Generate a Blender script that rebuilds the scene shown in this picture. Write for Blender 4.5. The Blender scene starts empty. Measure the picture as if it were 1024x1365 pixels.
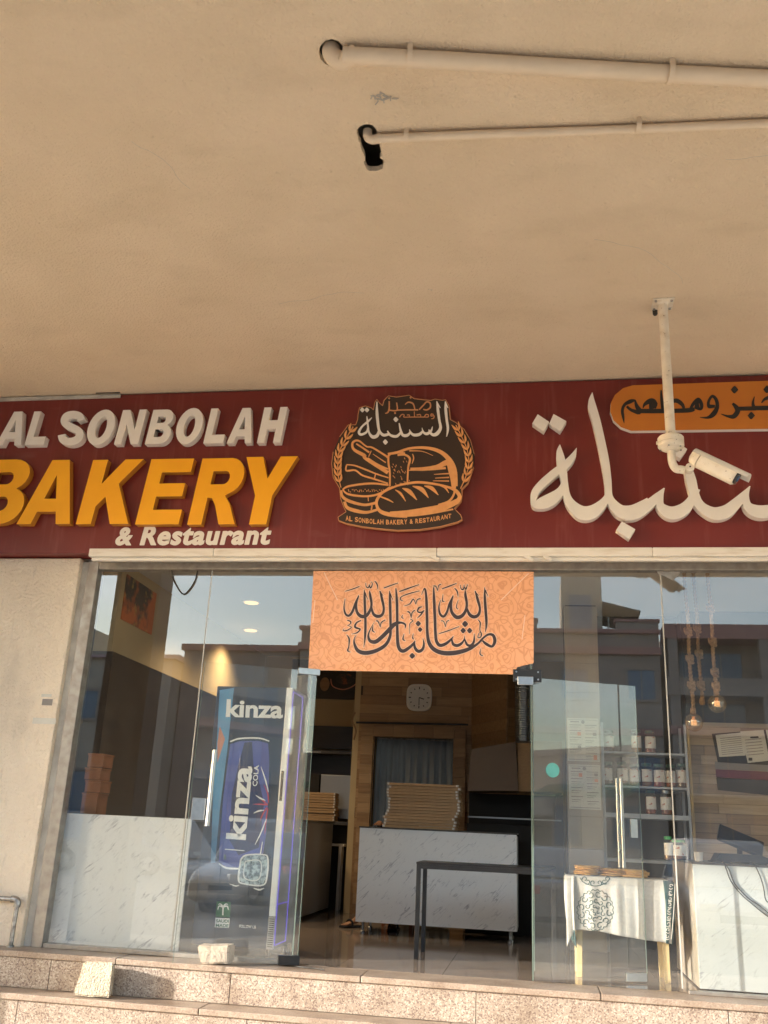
import bpy, bmesh, math, random
from mathutils import Vector, Matrix
R = math.radians
rnd = random.Random(7)
sc = bpy.context.scene
COL = sc.collection

# ------------------------------------------------------------------ camera
FPX, CX, CY = 1234.3, 512.0, 682.5
YAW, PIT, ROL = R(-9.771), R(18.864), R(2.706)
CAM = Vector((0.0, -7.5, 1.0))
FW = Vector((math.sin(YAW)*math.cos(PIT), math.cos(YAW)*math.cos(PIT), math.sin(PIT)))
r0 = Vector((math.cos(YAW), -math.sin(YAW), 0)); u0 = r0.cross(FW)
RT = r0*math.cos(ROL)+u0*math.sin(ROL); UP = -r0*math.sin(ROL)+u0*math.cos(ROL)
cam = bpy.data.objects.new('camera', bpy.data.cameras.new('camera'))
COL.objects.link(cam); sc.camera = cam
cam.data.sensor_fit = 'VERTICAL'; cam.data.sensor_height = 24
cam.data.lens = 24*FPX/1365.0
cam.data.clip_start = 0.05; cam.data.clip_end = 900
m = Matrix.Identity(4)
for i in range(3):
    m[i][0] = RT[i]; m[i][1] = UP[i]; m[i][2] = -FW[i]; m[i][3] = CAM[i]
cam.matrix_world = m
# ------------------------------------------------------------------ light
SUN_TO = Vector((-1.0, -0.45, 0.28)).normalized()       # direction towards the sun
w = bpy.data.worlds.new('World'); sc.world = w; w.use_nodes = True
nt = w.node_tree; bg = nt.nodes['Background']
sky = nt.nodes.new('ShaderNodeTexSky'); sky.sky_type = 'NISHITA'; sky.sun_disc = False
sky.sun_elevation = math.asin(SUN_TO.z); sky.sun_rotation = math.atan2(SUN_TO.x, SUN_TO.y)
sky.air_density = 1.2; sky.dust_density = 1.5; sky.ozone_density = 1.0; sky.altitude = 20
# thin high cloud
tcw = nt.nodes.new('ShaderNodeTexCoord'); mpw = nt.nodes.new('ShaderNodeMapping'); mpw.inputs['Scale'].default_value = (1.0, 1.0, 3.2)
nzw = nt.nodes.new('ShaderNodeTexNoise'); nzw.inputs['Scale'].default_value = 2.6; nzw.inputs['Detail'].default_value = 9; nzw.inputs['Roughness'].default_value = .58
mrw = nt.nodes.new('ShaderNodeMapRange'); mrw.inputs[1].default_value = .45; mrw.inputs[2].default_value = .75; mrw.inputs[4].default_value = .85
hsw = nt.nodes.new('ShaderNodeHueSaturation'); hsw.inputs['Saturation'].default_value = .25; hsw.inputs['Value'].default_value = 1.45
mxw = nt.nodes.new('ShaderNodeMix'); mxw.data_type = 'RGBA'
nt.links.new(tcw.outputs['Generated'], mpw.inputs[0]); nt.links.new(mpw.outputs[0], nzw.inputs['Vector']); nt.links.new(nzw.outputs[0], mrw.inputs[0])
nt.links.new(sky.outputs[0], hsw.inputs['Color']); nt.links.new(sky.outputs[0], mxw.inputs[6]); nt.links.new(hsw.outputs[0], mxw.inputs[7])
nt.links.new(mrw.outputs[0], mxw.inputs[0]); nt.links.new(mxw.outputs[2], bg.inputs[0]); bg.inputs[1].default_value = 0.15
sl = bpy.data.lights.new('sun', 'SUN'); sl.energy = 2.0; sl.angle = R(0.5); sl.color = (1.0, 0.93, 0.83)
so = bpy.data.objects.new('sun', sl); COL.objects.link(so)
so.rotation_euler = (-SUN_TO).to_track_quat('-Z', 'Y').to_euler(); so.location = (-20, -10, 12)
sc.view_settings.view_transform = 'Standard'; sc.view_settings.look = 'None'
sc.view_settings.exposure = 2.38; sc.view_settings.gamma = 1.0
sc.view_settings.use_curve_mapping = False
sc.cycles.max_bounces = 14; sc.cycles.transparent_max_bounces = 24
sc.cycles.diffuse_bounces = 6; sc.cycles.glossy_bounces = 6
sc.cycles.use_denoising = True; sc.cycles.caustics_reflective = False; sc.cycles.caustics_refractive = False

# ------------------------------------------------------------------ geometry helpers
def at(px, py, y):                       # the point of the plane Y = y seen at a photo pixel
    d = FW + RT*((px-CX)/FPX) - UP*((py-CY)/FPX)
    return CAM + d*((y-CAM.y)/d.y)

class MB:
    def __init__(s): s.v = []; s.f = []
    def add(s, vs, fs):
        o = len(s.v); s.v += [tuple(v) for v in vs]; s.f += [tuple(i+o for i in f) for f in fs]; return s
    def box(s, x0, x1, y0, y1, z0, z1):
        return s.add([(x, y, z) for z in (z0, z1) for y in (y0, y1) for x in (x0, x1)],
                     [(0,2,3,1),(4,5,7,6),(0,1,5,4),(2,6,7,3),(0,4,6,2),(1,3,7,5)])
    def obox(s, c, size, mat):           # box centred on c turned by a 3x3 matrix
        h = [a/2 for a in size]; c = Vector(c)
        return s.add([c+mat@Vector((x*h[0], y*h[1], z*h[2])) for z in (-1,1) for y in (-1,1) for x in (-1,1)],
                     [(0,2,3,1),(4,5,7,6),(0,1,5,4),(2,6,7,3),(0,4,6,2),(1,3,7,5)])
    def cyl(s, a, b, ra, rb=None, n=20, caps=True):
        a = Vector(a); b = Vector(b); rb = ra if rb is None else rb
        q = (b-a).to_track_quat('Z', 'Y').to_matrix(); vs = []
        for p, r in ((a, ra), (b, rb)):
            vs += [p+q@Vector((math.cos(6.28318*i/n)*r, math.sin(6.28318*i/n)*r, 0)) for i in range(n)]
        fs = [(i, (i+1)%n, n+(i+1)%n, n+i) for i in range(n)]
        if caps: fs += [tuple(range(n-1, -1, -1)), tuple(range(n, 2*n))]
        return s.add(vs, fs)
    def lathe(s, c, prof, n=24, axis=None):    # prof: (radius, height)
        c = Vector(c); q = Matrix.Identity(3) if axis is None else Vector(axis).to_track_quat('Z', 'Y').to_matrix()
        vs = []
        for r, h in prof: vs += [c+q@Vector((math.cos(6.28318*i/n)*r, math.sin(6.28318*i/n)*r, h)) for i in range(n)]
        fs = [(k*n+i, k*n+(i+1)%n, (k+1)*n+(i+1)%n, (k+1)*n+i) for k in range(len(prof)-1) for i in range(n)]
        fs += [tuple(range(n-1, -1, -1)), tuple(range((len(prof)-1)*n, len(prof)*n))]
        return s.add(vs, fs)
    def tube(s, path, r, n=10, rads=None):
        P = [Vector(p) for p in path]; vs = []; prev = None
        for i, p in enumerate(P):
            t = (P[min(i+1, len(P)-1)]-P[max(i-1, 0)]).normalized()
            if prev is None: nn = t.orthogonal().normalized()
            else: nn = (prev-t*prev.dot(t)).normalized()
            prev = nn; bb = t.cross(nn); rr = rads[i] if rads else r
            vs += [p+(nn*math.cos(6.28318*k/n)+bb*math.sin(6.28318*k/n))*rr for k in range(n)]
        fs = [(i*n+k, i*n+(k+1)%n, (i+1)*n+(k+1)%n, (i+1)*n+k) for i in range(len(P)-1) for k in range(n)]
        fs += [tuple(range(n-1, -1, -1)), tuple(range((len(P)-1)*n, len(P)*n))]
        return s.add(vs, fs)
    def sphere(s, c, r, n=16, sq=(1,1,1)):
        c = Vector(c); rows = n//2; vs = [c+Vector((0,0,-r*sq[2]))]
        for j in range(1, rows):
            a = -math.pi/2+math.pi*j/rows
            vs += [c+Vector((math.cos(a)*math.cos(6.28318*i/n)*r*sq[0], math.cos(a)*math.sin(6.28318*i/n)*r*sq[1], math.sin(a)*r*sq[2])) for i in range(n)]
        vs.append(c+Vector((0,0,r*sq[2]))); fs = []
        for i in range(n):
            fs.append((0, 1+(i+1)%n, 1+i)); fs.append((len(vs)-1, 1+(rows-2)*n+i, 1+(rows-2)*n+(i+1)%n))
        for j in range(rows-2):
            for i in range(n): fs.append((1+j*n+i, 1+j*n+(i+1)%n, 1+(j+1)*n+(i+1)%n, 1+(j+1)*n+i))
        return s.add(vs, fs)
    def prism(s, pts, y0, y1):            # outline (x, z) extruded along Y
        n = len(pts)
        return s.add([(x, y0, z) for x, z in pts]+[(x, y1, z) for x, z in pts],
                     [tuple(range(n)), tuple(range(2*n-1, n-1, -1))]+[(i, n+i, n+(i+1)%n, (i+1)%n) for i in range(n)])

def tag(o, label=None, cat=None, group=None, kind=None):
    if label: o['label'] = label
    if cat: o['category'] = cat
    if group: o['group'] = group
    if kind: o['kind'] = kind
    return o
def off(p):
    v = Vector((0,0,0))
    while p is not None: v += p.location; p = p.parent
    return v
def build(mb, name, mt, parent=None, smooth=False, bevel=0, loc=None, segs=2):
    me = bpy.data.meshes.new(name)
    base = off(parent) if parent else Vector((0,0,0))
    org = Vector(loc) if loc is not None else (base if parent else Vector((0,0,0)))
    me.from_pydata([tuple(Vector(v)-org) for v in mb.v], [], mb.f)
    bm = bmesh.new(); bm.from_mesh(me); bmesh.ops.recalc_face_normals(bm, faces=bm.faces); bm.to_mesh(me); bm.free()
    if smooth: me.shade_smooth() if smooth is True else me.set_sharp_from_angle(angle=R(smooth))
    me.materials.append(mt)
    o = bpy.data.objects.new(name, me); COL.objects.link(o)
    o.location = org-base if parent else org
    if parent: o.parent = parent
    if bevel:
        b = o.modifiers.new('bevel', 'BEVEL'); b.width = bevel; b.segments = segs; b.limit_method = 'ANGLE'
    return o
def thing(name, label, cat, loc=(0,0,0), group=None, kind=None):
    o = bpy.data.objects.new(name, None); COL.objects.link(o); o.location = loc
    o.empty_display_size = .1
    return tag(o, label, cat, group, kind)
def copy_tree(o, loc=None, label=None, parent=None, rotz=None):
    c = o.copy(); COL.objects.link(c)
    if parent is not None: c.parent = parent
    if loc is not None: c.location = loc
    if rotz is not None: c.rotation_euler.z = rotz
    if label: c['label'] = label
    for ch in list(o.children): copy_tree(ch, parent=c)
    return c
def smooth_pts(P, n=6):
    out = []
    for i in range(len(P)-1):
        a, b, c, d = P[max(i-1,0)], P[i], P[i+1], P[min(i+2, len(P)-1)]
        for k in range(n):
            t = k/n
            out.append(tuple(.5*((2*b[j])+(-a[j]+c[j])*t+(2*a[j]-5*b[j]+4*c[j]-d[j])*t*t+(-a[j]+3*b[j]-3*c[j]+d[j])*t**3) for j in range(len(b))))
    out.append(tuple(P[-1])); return out
# strokes: pen strokes given in photo pixels (x, y, width) laid on the plane Y = y with real thickness
KS = [0.0001]
def ribbon(mb, P, y, depth, k, grow=0, n=6):
    S = smooth_pts(P, n) if len(P) > 2 else [tuple(p) for p in P]; L = []; Rr = []
    for i, p in enumerate(S):
        a = S[max(i-1,0)]; b = S[min(i+1, len(S)-1)]
        dx, dy = b[0]-a[0], b[1]-a[1]; l = math.hypot(dx, dy) or 1
        h = max(p[2], .25)/2+grow; nx, ny = -dy/l*h, dx/l*h
        ex, ey = (0, 0)
        if grow and i in (0, len(S)-1): s_ = -1 if i == 0 else 1; ex, ey = dx/l*grow*s_, dy/l*grow*s_
        L.append((p[0]+nx+ex, p[1]+ny+ey)); Rr.append((p[0]-nx+ex, p[1]-ny+ey))
    yf = y-KS[0]*k; m_ = len(S)
    vs = [at(q[0], q[1], yf) for q in L]+[at(q[0], q[1], yf) for q in Rr]
    vs += [Vector((v.x, y+depth, v.z)) for v in vs]
    fs = [(i, i+1, m_+i+1, m_+i) for i in range(m_-1)]
    fs += [(i, 2*m_+i, 2*m_+i+1, i+1) for i in range(m_-1)]+[(m_+i, m_+i+1, 3*m_+i+1, 3*m_+i) for i in range(m_-1)]
    fs += [(0, m_, 3*m_, 2*m_), (m_-1, 3*m_-1, 4*m_-1, 2*m_-1)]
    mb.add(vs, fs)
def zoomed(f, ox, oy, strokes):
    return [[(ox+p[0]/f, oy+p[1]/f, (p[2]/f if len(p) > 2 else 1)) for p in s] for s in strokes]
def strokes(name, S, y, depth, mt, parent, grow=0, n=6):
    mb = MB()
    for k, s in enumerate(S): ribbon(mb, s, y, depth, k, grow, n)
    return build(mb, name, mt, parent)
def D(x, y, r): return [(x-r, y, .5), (x-r*.02, y, r*2), (x+r, y, .5)]     # a diamond dot
# filled outlines (outer + holes) through a 2D curve, real thickness
def plate_xz(name, outlines, yf, depth, mt, parent, mats=None, bevel=0):
    cu = bpy.data.curves.new(name, 'CURVE'); cu.dimensions = '2D'; cu.fill_mode = 'BOTH'; cu.extrude = depth/2
    for pts in outlines:
        sp = cu.splines.new('POLY'); sp.points.add(len(pts)-1)
        for i, (a, b) in enumerate(pts): sp.points[i].co = (a, b, 0, 1)
        sp.use_cyclic_u = True
    tmp = bpy.data.objects.new('tmp', cu); COL.objects.link(tmp)
    dg = bpy.context.evaluated_depsgraph_get(); me = bpy.data.meshes.new_from_object(tmp.evaluated_get(dg))
    bpy.data.objects.remove(tmp); bpy.data.curves.remove(cu)
    base = off(parent) if parent else Vector((0,0,0))
    for v in me.vertices:
        c = v.co.copy(); v.co = Vector((c.x, yf+depth/2-c.z, c.y))-base
    me.materials.clear(); me.materials.append(mt)
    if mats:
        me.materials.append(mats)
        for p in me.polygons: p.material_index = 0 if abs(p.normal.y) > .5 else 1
    me.name = name
    o = bpy.data.objects.new(name, me); COL.objects.link(o)
    if parent: o.parent = parent
    if bevel:
        b = o.modifiers.new('bevel', 'BEVEL'); b.width = bevel; b.segments = 2; b.limit_method = 'ANGLE'; b.angle_limit = R(50)
    return o
def plate_px(name, outlines, yf, depth, mt, parent, mats=None, bevel=0):
    return plate_xz(name, [[(at(x, y, yf).x, at(x, y, yf).z) for x, y in o] for o in outlines], yf, depth, mt, parent, mats, bevel)
def text_mesh(s, bold=0.0, shear=0.0, spacing=1.0, res=4):
    cu = bpy.data.curves.new('t', 'FONT'); cu.body = s; cu.size = 1; cu.offset = bold; cu.shear = shear
    cu.space_character = spacing; cu.resolution_u = res
    tmp = bpy.data.objects.new('t', cu); COL.objects.link(tmp)
    dg = bpy.context.evaluated_depsgraph_get(); me = bpy.data.meshes.new_from_object(tmp.evaluated_get(dg))
    bpy.data.objects.remove(tmp); bpy.data.curves.remove(cu)
    return me
def text_into(mb, s, corners, y, bold=0, shear=0, spacing=1.0):
    # corners: photo pixels of lower-left, lower-right, upper-left of the ink box on the plane Y = y
    me = text_mesh(s, bold, shear, spacing)
    xs = [v.co.x for v in me.vertices]; ys = [v.co.y for v in me.vertices]
    if not xs: return
    A, B, C_ = [at(px, py, y) for px, py in corners]
    ux = (B-A)/(max(xs)-min(xs)); uy = (C_-A)/(max(ys)-min(ys))
    mb.add([A+ux*(v.co.x-min(xs))+uy*(v.co.y-min(ys)) for v in me.vertices], [tuple(p.vertices) for p in me.polygons])
    bpy.data.meshes.remove(me)
def text_px(name, s, corners, y, mt, parent, bold=0, shear=0, spacing=1.0):
    mb = MB(); text_into(mb, s, corners, y, bold, shear, spacing); return build(mb, name, mt, parent)

# ------------------------------------------------------------------ materials
def N(nt, t, **kw):
    n = nt.nodes.new(t)
    for k, v in kw.items(): setattr(n, k, v)
    return n
def mat(name, col, col2=None, scale=8, rough=.6, metal=0, bump=0, bscale=None, detail=6, spec=.5, stretch=None, lo=.35, hi=.65, rvar=0):
    m = bpy.data.materials.new(name); m.use_nodes = True; t = m.node_tree; b = t.nodes['Principled BSDF']
    b.inputs['Base Color'].default_value = (*col, 1); b.inputs['Roughness'].default_value = rough
    b.inputs['Metallic'].default_value = metal; b.inputs['Specular IOR Level'].default_value = spec
    tc = N(t, 'ShaderNodeTexCoord'); src = tc.outputs['Object']
    if stretch:
        mp = N(t, 'ShaderNodeMapping'); mp.inputs['Scale'].default_value = stretch; t.links.new(src, mp.inputs[0]); src = mp.outputs[0]
    if col2 or rvar:
        no = N(t, 'ShaderNodeTexNoise'); no.inputs['Scale'].default_value = scale; no.inputs['Detail'].default_value = detail
        t.links.new(src, no.inputs['Vector'])
        mr = N(t, 'ShaderNodeMapRange'); mr.inputs[1].default_value = lo; mr.inputs[2].default_value = hi
        t.links.new(no.outputs[0], mr.inputs[0])
        if col2:
            mx = N(t, 'ShaderNodeMix', data_type='RGBA'); mx.inputs[6].default_value = (*col, 1); mx.inputs[7].default_value = (*col2, 1)
            t.links.new(mr.outputs[0], mx.inputs[0]); t.links.new(mx.outputs[2], b.inputs['Base Color'])
        if rvar:
            m2 = N(t, 'ShaderNodeMapRange'); m2.inputs[3].default_value = rough-rvar; m2.inputs[4].default_value = rough+rvar
            t.links.new(mr.outputs[0], m2.inputs[0]); t.links.new(m2.outputs[0], b.inputs['Roughness'])
    if bump:
        n2 = N(t, 'ShaderNodeTexNoise'); n2.inputs['Scale'].default_value = bscale or scale*6; n2.inputs['Detail'].default_value = 4
        t.links.new(src, n2.inputs['Vector'])
        bp = N(t, 'ShaderNodeBump'); bp.inputs['Distance'].default_value = bump; bp.inputs['Strength'].default_value = 1
        t.links.new(n2.outputs[0], bp.inputs['Height']); t.links.new(bp.outputs[0], b.inputs['Normal'])
    return m
def emit(name, col, s):
    m = bpy.data.materials.new(name); m.use_nodes = True; b = m.node_tree.nodes['Principled BSDF']
    b.inputs['Base Color'].default_value = (*col, 1)
    b.inputs['Emission Color'].default_value = (*col, 1); b.inputs['Emission Strength'].default_value = s; return m
def layers(m, specs):
    """blend further noise colours over a material made by mat(): (colour, scale, stretch, lo, hi, amount)"""
    t = m.node_tree; b = t.nodes['Principled BSDF']; tc = N(t, 'ShaderNodeTexCoord')
    for col, scale, stretch, lo, hi, amt in specs:
        mp = N(t, 'ShaderNodeMapping'); mp.inputs['Scale'].default_value = stretch; mp.inputs['Location'].default_value = (scale, lo*9, hi*5)
        t.links.new(tc.outputs['Object'], mp.inputs[0])
        no = N(t, 'ShaderNodeTexNoise'); no.inputs['Scale'].default_value = scale; no.inputs['Detail'].default_value = 7
        t.links.new(mp.outputs[0], no.inputs['Vector'])
        mr = N(t, 'ShaderNodeMapRange'); mr.inputs[1].default_value = lo; mr.inputs[2].default_value = hi; mr.inputs[4].default_value = amt
        t.links.new(no.outputs[0], mr.inputs[0])
        mx = N(t, 'ShaderNodeMix', data_type='RGBA'); mx.inputs[7].default_value = (*col, 1)
        l = b.inputs['Base Color'].links
        if l: t.links.new(l[0].from_socket, mx.inputs[6])
        else: mx.inputs[6].default_value = b.inputs['Base Color'].default_value
        t.links.new(mr.outputs[0], mx.inputs[0]); t.links.new(mx.outputs[2], b.inputs['Base Color'])
    return m
def granite(name, base, dark, light):
    m = bpy.data.materials.new(name); m.use_nodes = True; t = m.node_tree; b = t.nodes['Principled BSDF']
    tc = N(t, 'ShaderNodeTexCoord')
    vo = N(t, 'ShaderNodeTexVoronoi'); vo.inputs['Scale'].default_value = 120; t.links.new(tc.outputs['Object'], vo.inputs['Vector'])
    rp = N(t, 'ShaderNodeValToRGB'); e = rp.color_ramp.elements
    e[0].position = 0; e[0].color = (*dark, 1); e[1].position = 1; e[1].color = (*light, 1)
    for p, c in ((.18, dark), (.3, base), (.7, base)): q = e.new(p); q.color = (*c, 1)
    sx = N(t, 'ShaderNodeSeparateColor'); t.links.new(vo.outputs['Color'], sx.inputs[0]); t.links.new(sx.outputs[0], rp.inputs[0])
    no = N(t, 'ShaderNodeTexNoise'); no.inputs['Scale'].default_value = 3.5; no.inputs['Detail'].default_value = 8; t.links.new(tc.outputs['Object'], no.inputs['Vector'])
    mx = N(t, 'ShaderNodeMix', data_type='RGBA', blend_type='MULTIPLY'); mr = N(t, 'ShaderNodeMapRange')
    mr.inputs[1].default_value = .42; mr.inputs[2].default_value = .75; mr.inputs[4].default_value = .75
    t.links.new(no.outputs[0], mr.inputs[0]); t.links.new(mr.outputs[0], mx.inputs[0]); t.links.new(rp.outputs[0], mx.inputs[6])
    mx.inputs[7].default_value = (.5, .42, .36, 1); t.links.new(mx.outputs[2], b.inputs['Base Color'])
    b.inputs['Roughness'].default_value = .42; return m
def glass(name, ior=1.62, dirt=.05, tint=(.975,.985,.98), dirtcol=(.66,.66,.64), streak=(6,6,.8)):
    m = bpy.data.materials.new(name); m.use_nodes = True; t = m.node_tree; t.nodes.clear()
    out = N(t, 'ShaderNodeOutputMaterial'); tr = N(t, 'ShaderNodeBsdfTransparent'); tr.inputs[0].default_value = (*tint, 1)
    gl = N(t, 'ShaderNodeBsdfGlossy'); gl.inputs['Roughness'].default_value = .004; gl.inputs['Color'].default_value = (.97, .98, 1, 1)
    fr = N(t, 'ShaderNodeFresnel'); fr.inputs[0].default_value = ior
    ge = N(t, 'ShaderNodeNewGeometry'); iv = N(t, 'ShaderNodeMath', operation='SUBTRACT'); iv.inputs[0].default_value = 1; t.links.new(ge.outputs['Backfacing'], iv.inputs[1])
    ff = N(t, 'ShaderNodeMath', operation='MULTIPLY'); t.links.new(fr.outputs[0], ff.inputs[0]); t.links.new(iv.outputs[0], ff.inputs[1])   # both surfaces of the pane counted at the front one
    mx = N(t, 'ShaderNodeMixShader'); t.links.new(ff.outputs[0], mx.inputs[0]); t.links.new(tr.outputs[0], mx.inputs[1]); t.links.new(gl.outputs[0], mx.inputs[2])
    df = N(t, 'ShaderNodeBsdfDiffuse'); df.inputs[0].default_value = (*dirtcol, 1)
    tc = N(t, 'ShaderNodeTexCoord'); mp = N(t, 'ShaderNodeMapping'); mp.inputs['Scale'].default_value = streak
    no = N(t, 'ShaderNodeTexNoise'); no.inputs['Scale'].default_value = 1.6; no.inputs['Detail'].default_value = 8; no.inputs['Roughness'].default_value = .65
    t.links.new(tc.outputs['Object'], mp.inputs[0]); t.links.new(mp.outputs[0], no.inputs['Vector'])
    mr = N(t, 'ShaderNodeMapRange'); mr.inputs[1].default_value = .3; mr.inputs[2].default_value = .8; mr.inputs[3].default_value = dirt*.35; mr.inputs[4].default_value = dirt*1.9
    t.links.new(no.outputs[0], mr.inputs[0])
    m2 = N(t, 'ShaderNodeMixShader'); t.links.new(mr.outputs[0], m2.inputs[0]); t.links.new(mx.outputs[0], m2.inputs[1]); t.links.new(df.outputs[0], m2.inputs[2])
    t.links.new(m2.outputs[0], out.inputs[0]); return m
def marble(name, base, vein):
    m = mat(name, base, rough=.22)
    t = m.node_tree; b = t.nodes['Principled BSDF']; tc = N(t, 'ShaderNodeTexCoord')
    last = None
    for sc_, rot, wd, amt in ((1.7, .72, .010, .75), (3.6, .85, .014, .55), (8.5, .66, .018, .35)):
        m0 = N(t, 'ShaderNodeMapping'); m0.inputs['Rotation'].default_value = (0, rot, 0); t.links.new(tc.outputs['Object'], m0.inputs[0])
        mp = N(t, 'ShaderNodeMapping'); mp.inputs['Scale'].default_value = (.30, 1, 1.9); mp.inputs['Location'].default_value = (sc_, 0, rot*5)
        t.links.new(m0.outputs[0], mp.inputs[0])
        no = N(t, 'ShaderNodeTexNoise'); no.inputs['Scale'].default_value = sc_*2.2; no.inputs['Detail'].default_value = 5; t.links.new(mp.outputs[0], no.inputs['Vector'])
        s1 = N(t, 'ShaderNodeMath', operation='SUBTRACT'); s1.inputs[1].default_value = .5; t.links.new(no.outputs[0], s1.inputs[0])
        s2 = N(t, 'ShaderNodeMath', operation='ABSOLUTE'); t.links.new(s1.outputs[0], s2.inputs[0])
        mr = N(t, 'ShaderNodeMapRange'); mr.inputs[1].default_value = 0; mr.inputs[2].default_value = wd; mr.inputs[3].default_value = amt; mr.inputs[4].default_value = 0
        t.links.new(s2.outputs[0], mr.inputs[0])
        # break the veins up
        n3 = N(t, 'ShaderNodeTexNoise'); n3.inputs['Scale'].default_value = 4.5+sc_; t.links.new(tc.outputs['Object'], n3.inputs['Vector'])
        m3 = N(t, 'ShaderNodeMapRange'); m3.inputs[1].default_value = .5; m3.inputs[2].default_value = .62; t.links.new(n3.outputs[0], m3.inputs[0])
        mm = N(t, 'ShaderNodeMath', operation='MULTIPLY'); t.links.new(mr.outputs[0], mm.inputs[0]); t.links.new(m3.outputs[0], mm.inputs[1])
        mx = N(t, 'ShaderNodeMix', data_type='RGBA'); mx.inputs[7].default_value = (*vein, 1)
        if last: t.links.new(last, mx.inputs[6])
        else: mx.inputs[6].default_value = (*base, 1)
        t.links.new(mm.outputs[0], mx.inputs[0]); last = mx.outputs[2]
    t.links.new(last, b.inputs['Base Color']); return m

M = {}
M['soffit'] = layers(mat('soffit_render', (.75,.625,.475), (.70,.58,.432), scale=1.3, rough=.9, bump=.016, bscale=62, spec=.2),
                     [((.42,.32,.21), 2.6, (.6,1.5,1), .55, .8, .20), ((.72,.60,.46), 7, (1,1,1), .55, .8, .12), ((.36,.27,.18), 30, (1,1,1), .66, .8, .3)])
M['wall'] = layers(mat('wall_render', (.83,.73,.60), (.77,.67,.55), scale=2.2, rough=.92, bump=.022, bscale=42, spec=.2),
                   [((.42,.36,.30), 1.7, (1,1,.55), .55, .75, .6), ((.34,.31,.28), 6, (3,3,.7), .62, .8, .4)])
M['pipe'] = mat('painted_pipe', (.74,.62,.48), (.68,.57,.435), scale=6, rough=.6, bump=.001, bscale=90)
M['cement'] = mat('cement_edge', (.55,.53,.48), (.42,.39,.35), scale=9, rough=.9, bump=.006, bscale=60)
M['alu'] = mat('aged_aluminium', (.40,.37,.33), (.30,.27,.24), scale=14, rough=.42, metal=.6, rvar=.1)
M['white_trim'] = mat('white_trim', (.80,.76,.70), (.62,.55,.46), scale=5, rough=.5, stretch=(1,4,6), lo=.5, hi=.8)
M['red'] = layers(mat('red_fascia', (.155,.017,.014), (.185,.024,.020), scale=1.2, rough=.38),
                  [((.30,.10,.09), 7, (3,1,.25), .56, .9, .5), ((.34,.19,.17), 2.2, (1,1,3), .66, .95, .35)])
M['sign_white'] = mat('sign_white', (.83,.80,.76), (.78,.75,.71), scale=6, rough=.5)
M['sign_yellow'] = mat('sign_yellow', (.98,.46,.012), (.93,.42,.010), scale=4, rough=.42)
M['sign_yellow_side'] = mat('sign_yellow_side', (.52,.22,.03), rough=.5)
M['flat_white'] = mat('vinyl_white', (.82,.78,.72), rough=.5)
M['brown_plate'] = mat('emblem_brown', (.040,.024,.017), rough=.45)
M['gold'] = mat('emblem_gold', (.80,.39,.15), (.73,.34,.12), scale=20, rough=.5)
M['gold_dark'] = mat('emblem_copper', (.58,.27,.12), rough=.5)
M['orange_plate'] = mat('orange_plate', (.56,.19,.022), (.50,.16,.02), scale=3, rough=.5)
M['black_paint'] = mat('black_paint', (.018,.016,.015), rough=.45)
M['cam_white'] = layers(mat('camera_white', (.78,.72,.62), (.70,.63,.52), scale=12, rough=.45),
                        [((.16,.10,.06), 60, (1,1,1), .66, .72, .8), ((.45,.33,.2), 9, (1,1,1), .58, .75, .5)])
M['granite'] = granite('step_granite', (.40,.33,.27), (.23,.17,.145), (.58,.52,.44))
M['granite_tread'] = granite('tread_granite', (.37,.295,.235), (.30,.225,.18), (.44,.37,.30))
M['dark_rock'] = mat('bitumen', (.03,.028,.028), rough=.9)
M['glass'] = glass('shop_glass', 2.05, .011)
M['glass_door'] = glass('door_glass', 2.0, .020)
M['glass_edge'] = mat('glass_edge', (.13,.18,.155), rough=.3)
M['silicone'] = mat('silicone', (.45,.44,.41), rough=.5)
M['steel'] = mat('brushed_steel', (.44,.46,.48), (.38,.40,.42), scale=30, rough=.32, metal=1)
M['galv'] = mat('galvanised_pipe', (.50,.50,.50), (.2,.2,.2), scale=25, rough=.35, metal=.9)
M['black_metal'] = mat('black_metal', (.02,.021,.024), (.035,.035,.038), scale=9, rough=.35, metal=.2)
M['marble'] = marble('marble_panel', (.78,.80,.81), (.24,.26,.32))
M['marble2'] = marble('marble_panel_sun_toned', (.50,.525,.52), (.22,.22,.24))  # same marble, base colour darkened to offset the sun on the right panel
M['dark_top'] = mat('dark_counter_top', (.05,.045,.04), (.09,.08,.07), scale=20, rough=.3)
M['conc'] = layers(mat('concrete_block', (.62,.55,.43), (.50,.44,.35), scale=16, rough=.95, bump=.022, bscale=70),
                   [((.28,.23,.18), 48, (1,1,1), .58, .68, .75), ((.40,.34,.27), 7, (1,1,1), .5, .7, .5)])
M['conc2'] = layers(mat('weathered_concrete', (.50,.42,.34), (.40,.33,.27), scale=14, rough=.95, bump=.015, bscale=30),
                    [((.2,.17,.14), 22, (1,1,3), .62, .68, .7)])

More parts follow.
